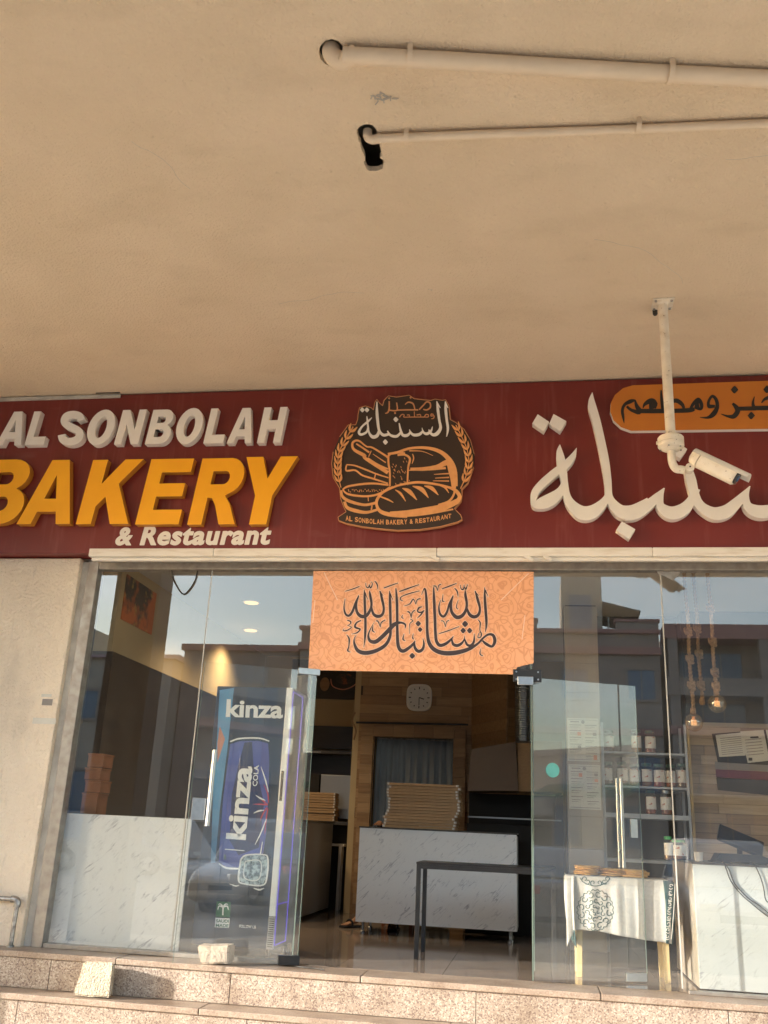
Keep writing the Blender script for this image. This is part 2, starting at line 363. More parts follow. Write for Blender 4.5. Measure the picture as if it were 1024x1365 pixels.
def banner_mat():
    m = mat('banner_print', (.84,.43,.23), (.80,.39,.20), scale=3, rough=.3, bump=.03, bscale=2.2)
    t = m.node_tree; b = t.nodes['Principled BSDF']; tc = N(t, 'ShaderNodeTexCoord')
    no = N(t, 'ShaderNodeTexNoise'); no.inputs['Scale'].default_value = 5; t.links.new(tc.outputs['Object'], no.inputs['Vector'])
    ad = N(t, 'ShaderNodeVectorMath', operation='MULTIPLY_ADD'); ad.inputs[1].default_value = (.12,.12,.12)
    t.links.new(no.outputs['Color'], ad.inputs[0]); t.links.new(tc.outputs['Object'], ad.inputs[2])
    acc = None
    for s, fq, w_ in ((5.0, 5.0, .10), (10.0, 3.0, .12)):
        vo = N(t, 'ShaderNodeTexVoronoi', feature='F1'); vo.inputs['Scale'].default_value = s
        vo.inputs['Randomness'].default_value = .25; t.links.new(ad.outputs[0], vo.inputs['Vector'])
        m1 = N(t, 'ShaderNodeMath', operation='MULTIPLY'); m1.inputs[1].default_value = fq; t.links.new(vo.outputs['Distance'], m1.inputs[0])
        m2 = N(t, 'ShaderNodeMath', operation='PINGPONG'); m2.inputs[1].default_value = .5; t.links.new(m1.outputs[0], m2.inputs[0])
        mr = N(t, 'ShaderNodeMapRange'); mr.inputs[1].default_value = w_*.4; mr.inputs[2].default_value = w_*1.3; mr.inputs[3].default_value = .6; mr.inputs[4].default_value = 0
        t.links.new(m2.outputs[0], mr.inputs[0])
        if acc:
            mm = N(t, 'ShaderNodeMath', operation='MAXIMUM'); t.links.new(acc, mm.inputs[0]); t.links.new(mr.outputs[0], mm.inputs[1]); acc = mm.outputs[0]
        else: acc = mr.outputs[0]
    mx = N(t, 'ShaderNodeMix', data_type='RGBA'); mx.inputs[7].default_value = (.60,.24,.10,1)
    t.links.new(b.inputs['Base Color'].links[0].from_socket, mx.inputs[6]); t.links.new(acc, mx.inputs[0]); t.links.new(mx.outputs[2], b.inputs['Base Color'])
    return m
M['banner'] = banner_mat()
M['banner_ink'] = mat('banner_ink', (.045,.028,.03), rough=.4)
M['banner_halo'] = mat('banner_halo', (.86,.60,.44), rough=.4)
def woodm(name, a, b_, rough=.55, axis=(1.2,14,14)):
    return layers(mat(name, a, b_, scale=2.2, rough=rough, stretch=axis, detail=8), [((a[0]*.55, a[1]*.55, a[2]*.55), 3.2, (axis[0]*.5, axis[1], axis[2]), .55, .8, .6)])
M['plankA'] = woodm('plank_honey', (.40,.25,.125), (.32,.195,.09))
M['plankB'] = woodm('plank_amber', (.34,.205,.10), (.27,.155,.072))
M['plankC'] = woodm('plank_light', (.45,.29,.15), (.37,.23,.115))
M['gplankA'] = woodm('plank_grey_oak', (.38,.29,.21), (.30,.225,.165))
M['gplankB'] = woodm('plank_pale_oak', (.45,.36,.27), (.36,.28,.21))
M['gplankC'] = woodm('plank_brown_oak', (.30,.22,.16), (.24,.175,.13))
M['grout'] = mat('grout', (.06,.045,.035), rough=.9)
M['beige'] = mat('beige_paint', (.52,.40,.23), (.47,.36,.205), scale=2, rough=.8)
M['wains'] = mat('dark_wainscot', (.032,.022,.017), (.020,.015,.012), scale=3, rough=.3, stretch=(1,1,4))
M['ceil'] = mat('interior_ceiling', (.50,.47,.42), rough=.9)
M['ftile'] = layers(mat('floor_tile', (.24,.19,.155), (.30,.245,.205), scale=2, rough=.10, stretch=(.6,2,1)), [((.26,.2,.16), 6, (.5,3,1), .55, .8, .4)])
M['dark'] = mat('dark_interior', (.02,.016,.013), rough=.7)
M['brownbox'] = mat('hood_brown', (.15,.095,.055), (.13,.082,.048), scale=3, rough=.4, metal=.2)
M['card'] = layers(mat('kraft_card', (.50,.33,.18), (.40,.25,.13), scale=9, rough=.85, stretch=(3,3,40)), [((.2,.12,.06), 20, (1,1,12), .6, .75, .5)])
M['card_white'] = mat('card_white', (.68,.64,.58), rough=.8)
M['card_orange'] = mat('card_orange', (.33,.12,.05), (.27,.10,.04), scale=5, rough=.6)
M['curtain'] = mat('curtain_cloth', (.38,.44,.48), (.31,.36,.40), scale=3, rough=.85, stretch=(10,1,1))
M['clock_face'] = mat('clock_face', (.72,.70,.66), rough=.4)
M['fridge_navy'] = layers(mat('fridge_print', (.016,.028,.055), rough=.12, spec=.6), [((.03,.09,.20), 1.6, (1,1,.8), .45, .7, .8)])
M['fridge_body'] = mat('fridge_body', (.12,.13,.14), rough=.3)
M['fridge_white'] = mat('fridge_strip', (.74,.78,.82), rough=.3)
M['blue'] = mat('can_blue', (.10,.13,.50), (.05,.07,.30), scale=2.5, rough=.3, lo=.3, hi=.7)
M['blue_light'] = mat('print_sky_blue', (.08,.27,.50), (.10,.34,.60), scale=4, rough=.3)
M['navy_deep'] = mat('can_navy', (.02,.025,.10), rough=.3)
M['pwhite'] = mat('print_white', (.90,.91,.92), rough=.35)
M['pred'] = mat('print_red', (.62,.05,.06), rough=.35)
M['pgreen'] = mat('print_green', (.02,.16,.09), rough=.4)
M['porange'] = mat('print_orange', (.60,.24,.14), rough=.4)
M['ice'] = mat('print_ice', (.42,.56,.66), (.10,.16,.22), scale=38, rough=.3, lo=.42, hi=.6)
M['led'] = emit('violet_led', (.12,.07,.62), .22)
M['lamp'] = emit('lamp_disc', (1.0,.56,.20), .24)
M['filament'] = emit('filament_glow', (1.0,.62,.25), .16)
M['rope'] = mat('jute_rope', (.36,.22,.12), (.26,.155,.085), scale=60, rough=.95, bump=.01, bscale=150)
M['bulb'] = glass('bulb_glass', 2.3, .08, (.84,.72,.52))
M['jar_glass'] = glass('jar_glass', 1.45, .02, (.92,.93,.9))
M['jar_fill'] = mat('jar_fill', (.28,.11,.04), (.12,.05,.02), scale=30, rough=.5)
M['jar_fill2'] = mat('jar_fill_red', (.34,.06,.03), (.2,.04,.02), scale=30, rough=.5)
M['jar_fill3'] = mat('jar_fill_gold', (.42,.24,.07), (.25,.14,.05), scale=30, rough=.5)
M['cladding'] = mat('brown_cladding', (.10,.075,.06), (.075,.055,.045), scale=3, rough=.5)
M['label'] = mat('jar_label', (.72,.68,.63), (.45,.14,.10), scale=22, rough=.6, lo=.62, hi=.68)
M['lid_dark'] = mat('lid_dark', (.03,.09,.06), rough=.4)
M['lid_green'] = mat('lid_green', (.05,.28,.09), rough=.4)
M['paper'] = layers(mat('paper', (.66,.64,.58), (.60,.58,.53), scale=4, rough=.7), [((.42,.40,.36), 60, (1,1,8), .55, .62, .35)])
M['ink_grey'] = mat('ink_grey', (.25,.23,.22), rough=.7)
M['towel'] = mat('towel_cloth', (.56,.54,.51), (.50,.48,.455), scale=50, rough=.95, bump=.002, bscale=200)
M['teal'] = mat('teal_cloth', (.035,.085,.09), rough=.9)
M['pine'] = mat('pine_wood', (.72,.56,.28), (.62,.46,.22), scale=4, rough=.6, stretch=(8,8,1))
M['bread'] = mat('flatbread', (.66,.36,.09), (.80,.52,.19), scale=20, rough=.5, bump=.01, bscale=40)
M['shelf'] = mat('shelf_grey', (.42,.42,.42), rough=.35, metal=.5)
M['tile_col'] = layers(mat('column_tile', (.40,.35,.28), (.34,.29,.235), scale=3, rough=.35), [((.33,.27,.22), 3, (.7,.7,7), .55, .75, .5)])
M['poster_food'] = layers(mat('food_photo', (.035,.03,.028), (.08,.06,.045), scale=4, rough=.6), [((.66,.16,.04), 3.0, (1,1,1), .46, .56, .95), ((.68,.42,.10), 9, (1,1,1), .58, .7, .7)])
M['skin'] = mat('skin', (.36,.19,.11), (.31,.16,.09), scale=12, rough=.55)
M['dark_cloth'] = mat('dark_cloth', (.015,.017,.02), (.03,.035,.04), scale=9, rough=.9)
M['hair'] = mat('hair', (.01,.008,.007), rough=.6)
M['sand_pave'] = layers(mat('sand_paving', (.66,.58,.48), (.60,.53,.43), scale=1.2, rough=.9, bump=.01, bscale=30), [((.30,.25,.2), .5, (1,1,1), .55, .75, .5)])
M['asphalt'] = mat('asphalt', (.22,.20,.18), (.18,.165,.15), scale=3, rough=.9, bump=.01, bscale=80)
M['earth'] = mat('sandy_earth', (.42,.34,.25), (.36,.29,.21), scale=.4, rough=.95)
M['opp_wall'] = mat('opposite_wall', (.30,.265,.25), (.26,.23,.215), scale=.7, rough=.9)
M['opp_wall2'] = mat('opposite_wall_pale', (.38,.35,.31), (.34,.31,.27), scale=.7, rough=.9)
M['opp_band'] = mat('cornice_pink', (.36,.20,.19), rough=.8)
M['opp_cream'] = mat('cream_wall', (.50,.46,.40), (.45,.41,.36), scale=.6, rough=.9)
M['win_blue'] = mat('blue_window', (.07,.15,.26), rough=.08)
M['awning'] = mat('green_awning', (.05,.16,.09), rough=.8)
M['car_white'] = mat('car_white', (.62,.63,.64), rough=.22)
M['car_dark'] = mat('car_dark', (.03,.035,.05), rough=.2)
M['car_silver'] = mat('car_silver', (.32,.33,.35), rough=.25, metal=.6)
M['tyre'] = mat('tyre', (.02,.02,.02), rough=.9)
M['tail'] = mat('tail_lamp', (.35,.02,.02), rough=.2)
M['head'] = mat('head_lamp', (.7,.7,.68), rough=.1)
M['teal_sticker'] = mat('teal_sticker', (.10,.55,.50), (.16,.65,.6), scale=20, rough=.5)
M['maroon'] = mat('maroon_reflection', (.16,.035,.045), rough=.4)
M['cream_plastic'] = mat('cream_plastic', (.70,.69,.66), rough=.4)

# ================================================================== SETTING
SOF = 4.72
gr = build(MB().box(-150, 150, -200, 120, -.75, -.60), 'ground', M['earth']); tag(gr, kind='structure')
pv = build(MB().box(-30, 30, -6.2, -.9, -.596, -.592), 'pavement', M['sand_pave']); tag(pv, kind='structure')
kb = build(MB().box(-60, 60, -6.35, -6.2, -.62, -.588), 'kerb', M['cement'], bevel=.01); tag(kb, kind='structure')
rd = build(MB().box(-90, 90, -22.5, -6.35, -.70, -.594), 'road', M['asphalt']); tag(rd, kind='structure')
fp = build(MB().box(-90, 90, -27.6, -22.5, -.70, -.48), 'footpath', M['sand_pave'], bevel=.02); tag(fp, kind='structure')

# steps: slabs as pieces
steps = thing('entrance_steps', 'speckled pink granite steps running under the shop front', 'steps', (0,-.3,0), kind='structure')
def slabrow(xs, y0, y1, z0, z1, m_, bev=.006, name='slab'):
    for i in range(len(xs)-1):
        j = rnd.uniform(-.0015, .0015)
        build(MB().box(xs[i]+.0025, xs[i+1]-.0025, y0+j, y1, z0, z1+j), name, m_, steps, bevel=bev)
slabrow([-8.2,-6.6,-4.9,-3.1,-1.25,.42,2.1,3.9,5.6], -.300, .06, -.042, 0.0, M['granite_tread'])
slabrow([-8.2,-6.9,-5.3,-3.62,-2.21,-.43,1.25,2.95,5.6], -.282, -.24, -.247, -.044, M['granite'], .002, 'riser_slab')
slabrow([-8.2,-6.0,-4.2,-2.35,-.6,1.1,2.8,5.6], -.520, -.285, -.290, -.2485, M['granite_tread'])
slabrow([-8.2,-6.3,-3.72,-2.0,-.2,1.5,3.3,5.6], -.500, -.46, -.47, -.292, M['granite'], .002, 'riser_slab')
slabrow([-8.2,-5.8,-3.9,-1.7,.1,1.9,3.6,5.6], -.80, -.505, -.50, -.472, M['granite_tread'])
slabrow([-8.2,-5.3,-2.7,-.9,1.2,3.1,5.6], -.78, -.74, -.60, -.502, M['granite'], .002, 'riser_slab')
build(MB().box(-8.2, 5.6, -.25, .3, -.6, -.043), 'step_core', M['cement'], steps)
build(MB().box(-8.2, 5.6, -.47, -.25, -.6, -.293), 'step_core', M['cement'], steps)

# building shell
bld = thing('shop_building', 'beige rendered building with deep overhanging soffit above the bakery', 'building', (0,0,0))
def blob(cx, cy, pts):
    return [(cx+a, cy+b) for a, b in pts]
def zt(px, py):                                     # the soffit point at a photo pixel
    d = FW + RT*((px-CX)/FPX) - UP*((py-CY)/FPX); p = CAM+d*((SOF-CAM.z)/d.z); return p
holeA = [zt(442+17*math.cos(a), 70+18*math.sin(a)) for a in [i*.5236 for i in range(12)]]
hb = [(478,178),(480,171),(488,168),(497,170),(502,178),(500,186),(503,193),(506,203),(505,210),(510,216),(507,224),(498,227),(489,224),(486,215),(488,208),(484,200),(483,192),(479,186)]
hb = [(p[0]+rnd.uniform(-1.3,1.3), p[1]+rnd.uniform(-1,1), 1) for p in smooth_pts([(a, b, 1) for a, b in hb], 2)][:-1]
holeB = [zt(494+(p[0]-494)*1.18, 198+(p[1]-198)*1.06) for p in hb]
cu_out = [(-26, -5.7), (14, -5.7), (14, 0.2), (-26, 0.2)]
def slab_holes(name, outer, holes, z0, th, mt, parent):
    cu = bpy.data.curves.new(name, 'CURVE'); cu.dimensions = '2D'; cu.fill_mode = 'BOTH'; cu.extrude = th/2
    for pts in [outer]+holes:
        sp = cu.splines.new('POLY'); sp.points.add(len(pts)-1)
        for i, p in enumerate(pts): sp.points[i].co = (p[0], p[1], 0, 1)
        sp.use_cyclic_u = True
    tmp = bpy.data.objects.new('tmp', cu); COL.objects.link(tmp)
    dg = bpy.context.evaluated_depsgraph_get(); me = bpy.data.meshes.new_from_object(tmp.evaluated_get(dg))
    bpy.data.objects.remove(tmp); bpy.data.curves.remove(cu)
    for v in me.vertices: v.co.z += z0+th/2
    me.materials.clear(); me.materials.append(mt); me.name = name
    o = bpy.data.objects.new(name, me); COL.objects.link(o); o.parent = parent; return o
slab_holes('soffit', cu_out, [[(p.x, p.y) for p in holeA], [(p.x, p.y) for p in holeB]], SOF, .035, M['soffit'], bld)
build(MB().box(-26, 14, -5.7, .2, SOF+.45, SOF+.9), 'slab', M['cement'], bld)
build(MB().box(-26, 14, -5.85, -5.701, SOF-.12, SOF+1.4), 'edge_beam', M['soffit'], bld)
build(MB().box(-26, -4.0, -.08, .25, -.6, 3.16), 'wall', M['wall'], bld, bevel=.006)
build(MB().box(-4.0, -3.935, -.03, .2, -.002, 3.14), 'cement_reveal', M['cement'], bld, bevel=.005)
build(MB().box(-26, 14, 0.02, .3, 3.16, 9.5), 'upper_wall', M['wall'], bld)
build(MB().box(-6.75, -6.05, -1.52, -.081, -.6, SOF), 'pier', M['wall'], bld, bevel=.01)
build(MB().box(3.9, 14, -.08, .25, -.6, 3.16), 'wall', M['wall'], bld)
build(MB().box(-6.21, -5.51, -5.69, -5.2, -.6, SOF-.001), 'street_column', M['cladding'], bld, bevel=.01)
# hole rims and shallow crack marks in the soffit
rim = MB()
for k, p in enumerate([(509,129),(513,131),(573,386),(506,128)]):
    c = zt(*p)
    for j in range(7):
        a = rnd.uniform(0, 6.28); q = (rnd.uniform(-.05,.05), rnd.uniform(-.02,.02)); s_ = .35 if k == 2 else 1
        rim.tube([(c.x+q[0]*s_, c.y+q[1]*s_, SOF-.002), (c.x+(q[0]+.03*math.cos(a))*s_, c.y+(q[1]+.03*math.sin(a))*s_, SOF-.004)], .0035*s_, 5)
for x0_, y0_, L_, a0_ in ((.4,-2.2,.9,.3),(-1.9,-1.6,.7,-.2),(-2.3,-3.4,.5,1.1),(1.1,-2.9,.5,.1)):
    P_ = [(x0_, y0_, SOF-.0004)]
    for q_ in range(14):
        a0_ += rnd.uniform(-.5,.5)*.6; P_.append((P_[-1][0]+math.cos(a0_)*L_/14, P_[-1][1]+math.sin(a0_)*L_/14, SOF-.0004))
    rim.tube(P_, .0011, 4)
build(rim, 'plaster_scar', M['cement'], bld)['kind'] = 'stuff'
# wire crack above the sign, left
cw = [at(x, y, -.23) for x, y in ((131,505),(138,511),(146,513),(153,518),(160,522))]
build(MB().tube([(p.x, p.y, min(p.z, SOF-.004)) for p in cw], .005, 6), 'loose_wire', M['black_paint'], bld)
# stickers on the left wall
for (x, y, w_, h_, m_) in ((62,927,14,3.5,'paper'),(63,936,15,8,'maroon'),(59,961,32,7,'paper')):
    a = at(x-w_/2, y+h_/2, -.0825); b = at(x+w_/2, y-h_/2, -.0825)
    build(MB().box(a.x, b.x, -.0825, -.081, a.z, b.z), 'wall_sticker', M['paper'] if m_ == 'paper' else M['ink_grey'], bld)

# interior room
room = thing('interior_room', 'dim bakery interior behind the glazing', 'room', (0,0,0), kind='structure')
build(MB().box(-5.0, 4.4, .3, 6.4, -.3, -.026), 'floor_slab', M['grout'], room)
tile = MB().box(0, .797, 0, .797, -.025, 0)
t0 = None
for i in range(-6, 6):
    for j in range(8):
        if t0 is None: t0 = build(tile, 'floor_tile', M['ftile'], room); o = t0
        else: o = t0.copy(); COL.objects.link(o)
        o.location = (i*.8+.1, .063+j*.8, 0)
build(MB().box(-5.0, 4.4, .02, 6.4, 3.31, 3.5), 'ceiling', M['ceil'], room)
build(MB().box(-4.7, -3.9, .57, 6.4, 2.45, 3.31), 'wall', M['beige'], room)
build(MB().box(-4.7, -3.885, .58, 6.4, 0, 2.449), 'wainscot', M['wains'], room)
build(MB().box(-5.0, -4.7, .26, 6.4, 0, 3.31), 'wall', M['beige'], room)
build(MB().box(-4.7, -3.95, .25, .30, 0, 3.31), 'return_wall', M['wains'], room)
build(MB().box(-3.9, -2.36, 5.55, 5.7, 0, 3.31), 'alcove_wall', M['beige'], room)
build(MB().box(-3.9, -2.36, 5.50, 5.549, 2.02, 2.33), 'wall_band', M['wains'], room)
build(MB().box(-3.9, -2.36, 5.47, 5.549, 1.55, 2.0), 'wall_band', M['wains'], room)
build(MB().box(-2.36, -2.28, 4.62, 5.7, 0, 3.31), 'wall', M['beige'], room)
build(MB().box(4.3, 4.4, .3, 6.4, 0, 3.31), 'wall', M['beige'], room)
build(MB().box(-2.3, .5, 5.6, 5.7, 0, 3.31), 'kitchen_wall', M['beige'], room)
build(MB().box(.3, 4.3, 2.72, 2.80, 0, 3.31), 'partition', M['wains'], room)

# plank-tile walls
def plank_wall(name, label, x0, x1, z0, z1, y, ph, pl, mats, holes=(), group=None):
    pw = thing(name, label, 'wall', (x0, y, z0), kind='structure')
    bx = MB()
    if holes:
        hx0, hx1, hz1 = holes
        bx.box(x0, hx0, y+.009, y+.06, z0, z1); bx.box(hx1, x1, y+.009, y+.06, z0, z1); bx.box(hx0, hx1, y+.009, y+.06, hz1, z1)
    else: bx.box(x0, x1, y+.009, y+.06, z0, z1)
    build(bx, 'grout', M['grout'], pw)
    r_ = 0; z = z0; rr = random.Random(int(x0*100)+3)
    while z < z1-.02:
        zt_ = min(z+ph, z1); x = x0-rr.random()*pl
        while x < x1:
            a, b = max(x, x0), min(x+pl, x1); x += pl
            segs = [(a, b)]
            if holes and z < hz1-.001:
                segs = [(a, min(b, hx0)), (max(a, hx1), b)]
            for a2, b2 in segs:
                if b2-a2 > .03:
                    j = rr.uniform(0, .003)
                    build(MB().box(a2+.0015, b2-.0015, y-j, y+.009, z+.0015, zt_-.0015), 'plank', mats[rr.randrange(len(mats))], pw)
        z += ph
    return pw
plank_wall('plank_wall', 'honey coloured wood-plank wall with a curtained doorway and clock', -2.28, -.05, 1.0, 3.3, 4.6, .118, .52, [M['plankA'], M['plankB'], M['plankC']], (-2.06, -1.05, 2.14))
build(MB().box(-2.28, -2.06, 4.61, 4.68, 0, 1.0).box(-1.05, -.05, 4.61, 4.68, 0, 1.0), 'lower_wall', M['plankB'], room)
plank_wall('plank_wall', 'greyish oak plank wall beside the jar shelves carrying paper notices', 1.52, 4.2, .55, 2.16, 2.40, .092, .55, [M['gplankA'], M['gplankB'], M['gplankC']])
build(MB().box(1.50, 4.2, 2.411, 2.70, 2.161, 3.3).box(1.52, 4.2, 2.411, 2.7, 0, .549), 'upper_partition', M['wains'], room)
build(MB().box(1.495, 1.519, 2.385, 2.43, .55, 2.17), 'corner_trim', M['beige'], room)

# ---- fascia ledge and storefront glazing
GT, FH = 3.07, 2.22
glz = thing('shopfront_glazing', 'large clear shop-front panes in a weathered aluminium frame', 'shop window', (0,0,0))
fr = MB().box(-3.933, -3.835, -.05, .05, .0, 3.14)
build(fr, 'frame', M['alu'], glz, bevel=.004)
build(MB().box(-3.834, 3.9, -.045, .05, GT, 3.135), 'head_frame', M['alu'], glz, bevel=.003)
build(MB().box(-3.834, -1.83, -.04, .045, .001, .032), 'sill_frame', M['alu'], glz, bevel=.003)
build(MB().box(1.04, 3.9, -.035, .045, .001, .022), 'sill_frame', M['alu'], glz, bevel=.003)
panes = [(-3.834,-2.795,.033,GT-.001),(-2.785,-1.835,.033,GT-.001),(-1.825,-.045,FH+.012,GT-.001),(-.035,.995,.012,GT-.001),(1.005,2.45,.023,GT-.001),(2.46,3.88,.023,GT-.001)]
for x0, x1, z0, z1 in panes:
    build(MB().box(x0, x1, -.005, .005, z0, z1), 'glass_pane', M['glass'], glz)
for x in (-2.79, 1.0, 2.455):
    build(MB().box(x-.0045, x+.0045, -.006, .006, .03, GT-.002), 'silicone_joint', M['silicone'], glz)
for x in (-1.83, -.04):
    build(MB().box(x-.0045, x+.0045, -.006, .006, .03 if x < -1 else .012, GT-.002), 'pane_edge', M['glass_edge'], glz)
# torn sealing tape under the head at the joint
tp = [(875,761),(878,766),(886,768),(897,774),(903,768),(907,763),(912,761)]
plate_px('torn_tape', [tp], -.012, .003, M['alu'], glz)

led = thing('fascia_ledge', 'pale metal drip ledge running beneath the red sign', 'ledge', (0,-.1,3.1))
zl0 = 3.135
for x0, x1 in ((-3.86,-2.72),(-2.717,-.80),(-.797,.92),(.923,2.6),(2.603,4.0)):
    j = rnd.uniform(-.003, .003)
    mbl = MB().prism([(x0, zl0+.002), (x1, zl0+.002), (x1, zl0+.075), (x0, zl0+.075)], -.215+j, .01)
    build(mbl, 'ledge_strip', M['white_trim'], led, bevel=.006)
build(MB().box(-3.84, 3.98, -.19, -.16, zl0-.03, zl0+.001), 'drip_lip', M['white_trim'], led, bevel=.004)
for x in (-.81, -.05, .10):
    build(MB().obox((x, -.205, zl0-.012), (.07, .02, .03), Matrix.Rotation(R(28), 3, 'Y')), 'bent_flap', M['white_trim'], led)

# ================================================================== SIGN
SY = -.20
sz0 = at(512, 737, SY).z; sz1 = at(512, 512, SY).z
sign = thing('shop_sign', 'long red fascia sign reading AL SONBOLAH BAKERY and Restaurant with raised letters', 'sign', (0,-.1,3.2))
build(MB().box(-6.0, 5.2, SY, -.005, sz0, min(sz1, SOF-.012)), 'fascia_panel', M['red'], sign, bevel=.004)
build(MB().box(-6.0, -3.79, SY-.012, SY-.001, min(sz1, SOF-.012)-.035, min(sz1, SOF-.012)), 'top_trim', M['cement'], sign)
# block letters in unit boxes (x 0..1, y 0..1)
def arc(cx, cy, rx, ry, a0, a1, n=10):
    return [(cx+rx*math.cos(R(a0+(a1-a0)*i/n)), cy+ry*math.sin(R(a0+(a1-a0)*i/n))) for i in range(n+1)]
G = {
 'A': [[(0,0),(.335,1),(.665,1),(1,0),(.735,0),(.675,.19),(.325,.19),(.265,0)], [(.39,.39),(.61,.39),(.5,.76)]],
 'L': [[(0,0),(0,1),(.36,1),(.36,.24),(1,.24),(1,0)]],
 'H': [[(0,0),(0,1),(.31,1),(.31,.63),(.69,.63),(.69,1),(1,1),(1,0),(.69,0),(.69,.39),(.31,.39),(.31,0)]],
 'N': [[(0,0),(0,1),(.31,1),(.70,.42),(.70,1),(1,1),(1,0),(.69,0),(.30,.58),(.30,0)]],
 'E': [[(0,0),(0,1),(1,1),(1,.79),(.33,.79),(.33,.62),(.93,.62),(.93,.42),(.33,.42),(.33,.22),(1,.22),(1,0)]],
 'K': [[(0,0),(0,1),(.29,1),(.29,.62),(.63,1),(.98,1),(.62,.62),(1,0),(.65,0),(.43,.42),(.29,.27),(.29,0)]],
 'Y': [[(.33,0),(.33,.42),(0,1),(.33,1),(.50,.67),(.67,1),(1,1),(.66,.42),(.66,0)]],
 'O': [arc(.5,.5,.5,.52,90,-270,32)[:-1], arc(.5,.5,.205,.31,90,-270,24)[:-1]],
 'B': [[(0,0),(0,1),(.55,1)]+arc(.60,.755,.34,.245,90,-60,9)+[(.80,.525)]+arc(.62,.285,.38,.285,60,-90,10)+[(.55,0)],
       [(.30,.61),(.30,.80),(.52,.80)]+arc(.54,.705,.105,.095,80,-80,6)+[(.52,.61)], [(.30,.20),(.30,.42),(.54,.42)]+arc(.56,.31,.12,.11,80,-80,6)+[(.54,.20)]],
 'R': [[(0,0),(0,1),(.62,1)]+arc(.64,.725,.33,.275,88,-72,10)+[(.66,.43),(.80,.30),(1,0),(.66,0),(.50,.28),(.40,.39),(.30,.40),(.30,0)],
       [(.30,.60),(.30,.80),(.56,.80)]+arc(.57,.70,.11,.10,80,-80,6)+[(.55,.60)]],
}
def s_outline():
    c = smooth_pts([(.86,.70),(.76,.86),(.50,.885),(.23,.83),(.17,.70),(.30,.59),(.56,.50),(.80,.40),(.84,.25),(.72,.125),(.47,.095),(.22,.15),(.13,.31)], 4)
    L = []; Q = []
    for i, p in enumerate(c):
        a = c[max(i-1,0)]; b = c[min(i+1,len(c)-1)]; dx, dy = b[0]-a[0], b[1]-a[1]
        # the pen is wider across verticals of the letter
        l = math.hypot(dx, dy); nx, ny = -dy/l*.145, dx/l*.112
        L.append((p[0]+nx, p[1]+ny)); Q.append((p[0]-nx, p[1]-ny))
    return [L+Q[::-1]]
G['S'] = s_outline()
def letter(ch, xl, xr, yt, yb, yf, dep, mt, mats, sh):
    if ch == 'S':
        c = [(.86,.72),(.76,.84),(.50,.885),(.24,.84),(.16,.70),(.28,.59),(.54,.50),(.80,.40),(.86,.26),(.74,.14),(.47,.095),(.20,.15),(.11,.30)]
        m_ = MB(); ribbon(m_, [(xl+u*(xr-xl)+v*5.5, yb-v*(yb-yt), 10.2) for u, v in c], yf, dep, 0, n=8)
        return build(m_, 'letter', mt, sign)
    a = at(xl, yb, yf); b = at(xr, yb, yf); t = at(xl, yt, yf)
    W = b.x-a.x; H = at((xl+xr)/2, yt, yf).z-at((xl+xr)/2, yb, yf).z; z0 = at((xl+xr)/2, yb, yf).z
    outs = [[(a.x+p[0]*W+p[1]*H*sh, z0+p[1]*H) for p in o] for o in G[ch]]
    return plate_xz('letter', outs, yf, dep, mt, sign, mats, bevel=.002)
SH = .115
def row(specs, yf, dep, mt, mats):
    for ch, xl, xr, yt, yb in specs: letter(ch, xl, xr, yt, yb, yf, dep, mt, mats, SH)
row([('A',-6,28,549,593.5),('L',32.5,58,548.5,593),('S',77,109,547.5,593),('O',111,146,547.2,592.5),('N',152,184,546.5,592),
     ('B',193,224,546.2,591.7),('O',230,264,545,591),('L',271,297,544.5,590.7),('A',302,335,544,590.5),('H',342.5,373.5,543,590)],
    SY-.070, .069, M['sign_white'], M['sign_white'])
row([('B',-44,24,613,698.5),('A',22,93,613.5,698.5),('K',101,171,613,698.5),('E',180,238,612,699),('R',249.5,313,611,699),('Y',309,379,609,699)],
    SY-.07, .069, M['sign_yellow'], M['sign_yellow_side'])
for wd_, c4 in (('&', ((153.5,727),(175,727),(157,703))), ('Restaurant', ((186.5,727),(360,726),(190,701)))):
    mb = MB()
    for q, (ddx, ddy) in enumerate(((-.55,0),(.55,0),(0,-.35),(0,.35),(0,0))):
        text_into(mb, wd_, [(a+ddx, b+ddy) for a, b in c4], SY-.003-.0003*q, .03, .14, 1.10)
    build(mb, 'small_lettering', M['flat_white'], sign)

# raised calligraphy
cal1 = zoomed(5.689, 680, 510, [
 [(378,470,5),(376,525,48),(388,600,68),(402,680,62),(414,760,52),(432,860,56),(470,930,78),(540,985,104),(610,985,104),(680,940,80),(735,870,50),(748,800,50)],
 [(505,495,3),(478,555,40),(425,620,60),(330,690,60),(240,770,60),(186,842,56),(182,925,40),(240,915,88),(310,885,96),(372,835,70),(402,780,45),(404,720,36)],
 [(624,75,4),(620,160,56),(655,290,62),(692,450,62),(722,600,62),(742,740,55),(752,860,54),(790,930,74),(850,980,100),(930,975,96),(1010,935,84),(1060,905,76)]])
cal2 = zoomed(4.571, 800, 500, [
 [(150,846,78),(220,835,80),(300,785,62),(355,735,44),(390,688,5)],
 [(392,688,5),(372,740,30),(368,795,50),(410,832,72),(460,838,80),(520,808,72),(562,750,52),(582,690,60)],
 [(538,570,46),(556,640,60),(575,720,56),(600,780,56),(640,818,62),(700,843,76),(770,830,80),(830,780,64),(880,728,44),(914,676,5)],
 [(914,676,5),(893,735,30),(900,795,52),(950,828,74),(1020,830,78),(1090,800,60),(1150,740,44),(1190,680,5)],
 [(1190,680,5),(1180,760,46),(1240,820,78),(1320,820,80),(1385,740,60),(1395,560,60),(1370,300,60),(1350,120,20)],
 [(1500,120,20),(1510,300,60),(1520,560,60),(1500,800,20)]])
